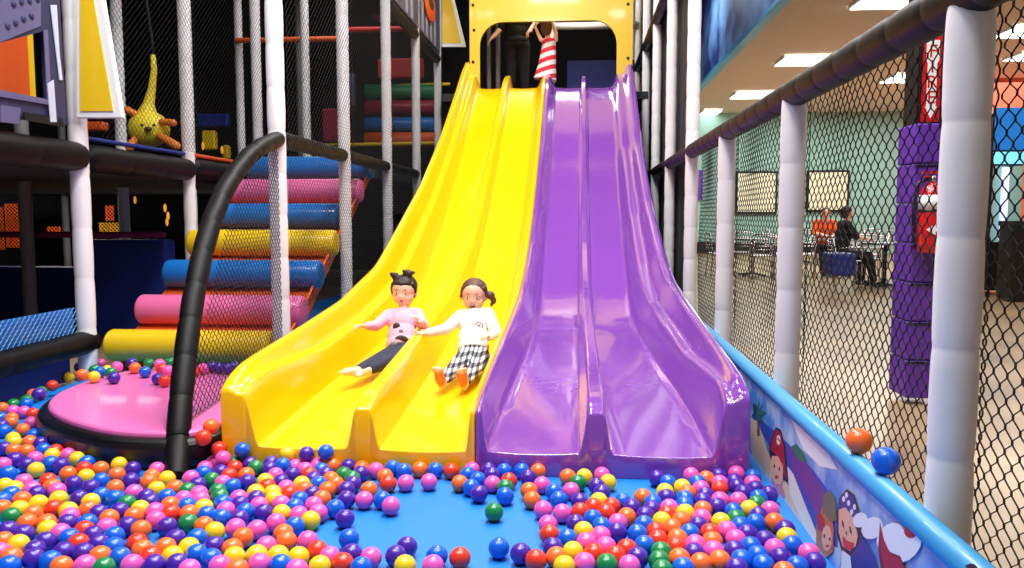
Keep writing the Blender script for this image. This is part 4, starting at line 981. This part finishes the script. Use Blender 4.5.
def seated(x, y, rz, label, top_m, leg_m, hair='hair_dark', z0=-.02, lean=.05, shoes='black_cloth'):
    Rm = Matrix.Rotation(rz, 3, 'Z'); g = lambda a, b_, c: tuple(Vector((x, y, z0))+Rm @ Vector((a, b_, c)))
    J = dict(head=g(0, -lean*2, 1.24), neck=g(0, -lean, 1.10), chest=g(0, -lean, .90), pelvis=g(0, .02, .56), shL=g(.17, -lean, 1.05), shR=g(-.17, -lean, 1.05),
             elL=g(.23, -.18, .84), wrL=g(.12, -.38, .82), elR=g(-.23, -.18, .84), wrR=g(-.12, -.38, .82),
             hipL=g(.09, 0, .54), hipR=g(-.09, 0, .54), knL=g(.13, -.42, .53), knR=g(-.13, -.42, .53), anL=g(.13, -.40, .10), anR=g(-.14, -.52, .10))
    return adult(J, label, top_m, leg_m, hair, fwd=Rm @ Vector((0, -1, 0)), shoes=shoes)
q = TP[1]; seated(q.x-.05, q.y+.74, 0, 'person in an orange shirt seated at a cafe table in the hall', 'orange_cloth', 'black_cloth')
q = TP[2]; seated(q.x-.72, q.y+.05, PI/2, 'person in dark trousers seated at a table left of the purple column', 'black_cloth', 'black_cloth')
q = TP[2]; seated(q.x+.72, q.y-.05, -PI/2, 'person in blue jeans seated against the purple column', 'black_cloth', 'blue_jeans', shoes='white_gloss')

# ------------------------------------------------------------------ the balls of the pit
# colour letter and where the ball is seen; each is put on the pit floor (or the platform) there, then the heap settles
DATA = """y14,442 v5,450 o30,443 o27,451 v52,442 r65,449 b44,451 o14,450 y57,455 y77,459 p37,458 v15,460 p77,451 b51,464 v61,465 b87,463 o100,468 y121,459 v133,469 o117,475 p3,465 y36,470 v27,465 b8,474 r85,470 o68,474 y86,477 r48,481 p24,482 v74,484 b101,481 v131,481 o149,481 v91,488 o52,487 p57,491 o115,488 p134,493 y5,488 y14,491 p32,490 v37,494 b11,494 b4,499 o21,499 y58,500 v79,499 b101,497 b115,499 y91,501 g127,504 v147,500 y39,504 y19,508 o3,510 r54,510 y71,512 o86,511 o33,514 g12,517 v100,512 v122,512 y140,510 o134,516 p70,519 v68,524 o108,519 v125,526 o28,524 o46,525 b87,525 o141,530 v8,531 y47,531 r86,530 p108,529 v27,535 p60,534 b114,537 v92,536 v98,544 o5,541 b65,539 r77,541 v51,543 y17,547 r135,546 b115,548 v35,550 o143,553 v67,553 v83,554 o10,556 o99,556 b119,557 v35,561 b52,562 o63,564 b9,564 p86,566 g101,564 p133,564 p2,555 r219,446 p226,455 p215,460 b246,453 g236,459 p157,470 y167,479 y157,490 o152,478 v272,458 v246,463 g256,464 v270,468 y294,454 v309,456 b285,463 b330,455 o333,460 p318,463 v344,465 b321,467 r233,467 p205,469 b206,474 v220,473 p191,478 r229,474 o246,475 p280,473 p292,465 v292,474 p307,469 r309,473 v323,473 g345,475 v313,477 v248,483 g212,482 p223,483 b231,488 y265,482 r268,486 v280,483 b318,483 y303,485 o330,478 o336,485 p287,488 v347,486 o175,489 g188,491 v198,485 o327,491 v313,494 r290,493 o304,490 p201,494 g216,492 g218,497 y256,493 y273,493 v256,499 y274,501 p185,500 p201,500 p239,500 b164,501 v152,501 o171,505 b188,505 y204,508 b222,504 b300,500 o322,500 b335,509 v347,500 p282,505 b294,506 p313,505 v240,505 p259,506 r171,513 p156,512 p225,511 o188,512 b206,513 b246,513 v263,513 p318,513 y282,513 p299,515 v345,519 p156,520 b222,519 v239,519 y310,522 v168,527 g188,524 o204,526 b295,527 p234,529 p276,523 p257,530 o284,533 y216,532 o243,538 o286,542 b197,538 p307,541 v176,540 p267,547 y189,548 v214,548 o165,550 r152,553 r317,553 o232,550 b198,556 y170,558 y256,557 y234,559 y278,556 y298,558 p330,558 b212,559 b282,566 v156,565 v177,566 p259,565 y319,565 p188,566 p222,565 o238,566 p296,566 b522,470 o538,471 v528,478 p542,485 o529,491 o532,500 b554,492 o568,477 y584,477 g578,483 p571,491 p602,475 y608,483 v597,486 v602,493 b559,500 p543,510 p563,513 v580,502 y599,502 r594,508 r611,507 r580,512 r606,512 b623,502 o643,498 v658,481 v632,508 b653,503 v576,524 b593,519 o627,517 p618,523 v645,516 v653,511 p548,525 b602,527 r550,535 y584,532 b645,527 v619,533 p601,535 b637,533 r656,536 b568,539 p588,544 p607,547 r628,547 b647,546 v553,548 y574,553 o557,558 r536,560 r596,554 r618,556 v639,557 g657,555 y565,565 p585,564 g607,564 p629,564 v521,554 b669,484 p692,475 y681,488 o706,479 v719,473 p737,469 b751,476 b698,483 p720,483 v737,480 p750,484 y665,492 p701,489 r720,488 v738,487 o689,493 v669,498 v704,496 v745,493 v756,489 b757,497 v768,496 b686,499 v704,500 b685,504 p720,501 p737,502 g755,504 p669,509 o703,510 v719,509 r669,515 b732,513 y751,511 p770,510 v759,514 y685,515 p704,519 g739,521 o773,522 y663,524 o683,523 b752,522 v697,527 r707,529 y721,522 b739,528 v785,528 o672,530 y787,538 p726,534 v747,535 r661,537 b690,536 v762,539 o675,541 o711,542 p739,541 p693,546 r676,548 b748,547 p774,548 b794,549 v695,553 p714,552 v733,552 g661,555 o679,559 b759,556 v779,558 p808,556 b743,560 o701,563 o720,562 b682,566 b763,564 v810,564 o786,566 v737,566 b799,565 g663,564 g353,480 o358,467 v359,473 p374,470 b393,469 b404,470 o420,470 b435,470 r451,471 v352,485 o385,477 r388,484 p406,483 p429,482 o369,490 p364,500 b382,500 p391,506 b349,539 v351,556 p371,558 v407,547 v396,556 b437,556 r460,558 y405,566 p433,566 p472,469 v489,470 b504,471 b468,474 b478,480 v492,474 r509,481 o460,484 b471,487 p493,485 g505,487 v479,494 b505,496 g494,512 b499,548 r344,564 b360,566 y90,364 p101,363 p117,367 y124,363 y107,367 v132,363 o135,368 g149,364 p160,364 r162,369 g170,363 p168,371 b145,372 v158,379 r165,381 v79,367 g95,370 b100,372 g111,373 o82,375 y94,377 v114,378 y69,377 p57,377 r50,382 g39,388 o30,391 v39,394 g27,400 b26,403 g12,401 p13,411 p24,412 r33,414 o2,408 o11,418 p31,423 o11,423 o23,430 v2,425 b4,431 b1,419 y13,439 b35,435 r195,370 p203,369 v212,368 v219,368 v227,368 v234,367 r205,430 o211,423"""
RB = .0365
def inside(x, y, poly):
    c = False; n = len(poly)
    for i in range(n):
        x0, y0 = poly[i]; x1, y1 = poly[i-1]
        if (y0 > y) != (y1 > y) and x < (x1-x0)*(y-y0)/(y1-y0)+x0: c = not c
    return c
bc = []; bp = []; onp = []
for t in DATA.split():
    c_ = t[0]; px, py = map(float, t[1:].split(','))
    q = at(px, py, Z=.172+RB); pf = inside(q.x, q.y, rim)
    if not pf: q = at(px, py, Z=RB)
    bc.append(c_); bp.append(q); onp.append(pf)
P0 = np.array([tuple(q) for q in bp]); PB = P0+rng.normal(0, .002, P0.shape); onp = np.array(onp); zf = np.where(onp, .172+RB, RB)
PB[:, 2] = np.maximum(PB[:, 2], zf)
rimA = np.array(rim); pc = rimA.mean(0)
ray = P0-np.array([0, 0, CAM_H]); ray /= np.linalg.norm(ray, axis=1)[:, None]
for it in range(260):
    d = PB[:, None]-PB[None]; D = np.linalg.norm(d, axis=2)+np.eye(len(PB))*9
    ov = np.maximum(0, 2*RB-D); mv = (d/D[..., None]*(ov*.5)[..., None]).sum(1)
    PB += mv*.7
    if it < 200:
        dd = P0-PB; dd -= ray*(dd*ray).sum(1)[:, None]; PB += .05*dd
        PB[:, 2] -= .0012
    for i in range(len(PB)):
        x, y, z = PB[i]
        if not onp[i]:
            if inside(x, y, rimB) and z < .17+RB*.8:
                k = np.argmin(((rimOut-[x, y])**2).sum(1)); PB[i, :2] = rimOut[k]
        else: zf[i] = .172+RB if inside(x, y, rim) else RB
        if -1.70 < x < .80 and y > 3.54-RB: PB[i, 1] = 3.54-RB
        if x > .862-RB: PB[i, 0] = .862-RB
        if x < XL2+.12+RB and y < 5.3: PB[i, 0] = XL2+.12+RB
    PB[:, 2] = np.maximum(PB[:, 2], zf)
ballmesh = {}
for c_, nm in BN.items():
    bm = bmesh.new(); bmesh.ops.create_icosphere(bm, subdivisions=4, radius=RB)
    for f in bm.faces: f.smooth = True
    me = bpy.data.meshes.new('ball_'+nm); bm.to_mesh(me); bm.free(); me.materials.append(M['ball_'+nm]); ballmesh[c_] = me
def zone(x, y, z):
    if inside(x, y, rim): return ('lying on the back edge of the pink platform' if y > 4.75 and x < -2.0 else 'lying on the pink platform beside the net')
    if x < -2.5: return 'in the heap at the left edge, ' + ('behind the platform corner' if y > 4.2 else 'left of the pink platform' if y > 3.7 else 'before the platform front')
    if x < -1.66: return 'in the heap before the black arch tube, ' + ('touching the platform rim' if y > 3.25 else 'halfway to the camera' if y > 2.8 else 'nearest the camera')
    w_ = 'left yellow lane' if x < -.98 else 'right yellow lane' if x < -.46 else 'left purple lane' if x < .09 else 'right purple lane' if x < .5 else 'pirate panel'
    if w_ == 'pirate panel': return 'in the heap beside the pirate panel, ' + ('by the purple slide foot' if y > 3.25 else 'by the palm print' if y > 2.9 else 'nearest the camera')
    return ('at the foot of the ' if y > 3.33 else 'one or two rows out from the ' if y > 3.1 else 'midway out from the ' if y > 2.75 else 'nearest the camera before the ') + w_
order = np.argsort(np.linalg.norm(PB-np.array([0, 0, CAM_H]), axis=1))
for i in order[:300]:
    c_ = bc[i]; o = bpy.data.objects.new('pit_ball', ballmesh[c_]); COL.objects.link(o); o.location = PB[i]; o.rotation_euler = (rng.uniform(0, 6), rng.uniform(0, 6), 0)
    zn = zone(*PB[i]); tag(o, f'{BN[c_]} plastic ball {zn}', 'ball', f'{BN[c_]} balls {zn}')
far_b = B(); keys = list(BN)
bm = bmesh.new(); bmesh.ops.create_icosphere(bm, subdivisions=3, radius=RB); iv = [v.co.copy() for v in bm.verts]; ifc = [[v.index for v in f.verts] for f in bm.faces]; bm.free()
for i in order[300:]:
    far_b.mi = keys.index(bc[i]); far_b.add([v+Vector(PB[i]) for v in iv], ifc)
o = far_b.build('distant_pit_balls', ['ball_'+BN[k] for k in keys], smooth=True); tag(o, 'rest of the coloured plastic balls further back around the platform and slides', 'balls', kind='stuff')
for px, py, c_, lb in ((859, 441, 'o', 'orange plastic ball caught between the pirate panel top and the net'), (886, 461, 'b', 'blue plastic ball caught between the pirate panel top and the net')):
    q = at(px, py, Z=ZP+.005+.040)
    o = bpy.data.objects.new('pit_ball', ballmesh[c_].copy()); o.data.transform(Matrix.Scale(1.12, 4)); COL.objects.link(o); o.location = q; tag(o, lb, 'ball', 'balls on the ledge of the panel')


# ------------------------------------------------------------------ light
def area(name, loc, sx, sy, power, rot=(0, 0, 0), col=(1, .97, .93)):
    l = bpy.data.lights.new(name, 'AREA'); l.shape = 'RECTANGLE'; l.size = sx; l.size_y = sy; l.energy = power; l.color = col
    o = bpy.data.objects.new(name, l); COL.objects.link(o); o.location = loc; o.rotation_euler = rot; return o
for i, (x, y, p) in enumerate(((-.9, 1.1, 200), (1.4, 2.0, 170), (-.6, 3.6, 250), (-.6, 6.4, 210), (-.6, 9.4, 170), (-2.9, 2.2, 150), (1.6, 5.2, 120), (1.9, 12.5, 90), (1.9, 18, 90))):  # the last two are added to brighten the blue fascia
    hx = empty('high_bay_light', (x, y, 6.5)); tag(hx, f'unseen ceiling light panel high over the play area, number {i+1} from the camera side', 'ceiling light', 'high ceiling lights over the play area')
    B().box((x-.65, y-.35, 6.46), (x+.65, y+.35, 6.59)).build('housing', 'white_gloss', hx)
    area('play_light', (x, y, 6.44), 1.2, .6, p)
area('hall_light', (6, 9, CEIL-.1), 5, 8, 230); area('hall_light', (7, 20, CEIL-.1), 8, 9, 800)
area('inner_fill', (-6.0, 9.3, 1.46), 1.6, .5, 20, col=(1, .85, .7)); area('entrance_fill', (-.3, 12.6, 5.1), 1.2, .8, 45); area('interior_fill', (-3.4, 11.5, 4.8), 2, 1, 28)  # added fill lights: nets under the deck, slide opening, upper posts
w = bpy.data.worlds.new('world'); bpy.context.scene.world = w; w.use_nodes = True
w.node_tree.nodes['Background'].inputs[0].default_value = (.9, .93, 1, 1); w.node_tree.nodes['Background'].inputs[1].default_value = .14
sc = bpy.context.scene
sc.view_settings.view_transform = 'Standard'; sc.view_settings.look = 'None'; sc.view_settings.gamma = 1; sc.view_settings.use_curve_mapping = False
sc.view_settings.exposure = 0
sc.cycles.max_bounces = 6; sc.cycles.use_denoising = True
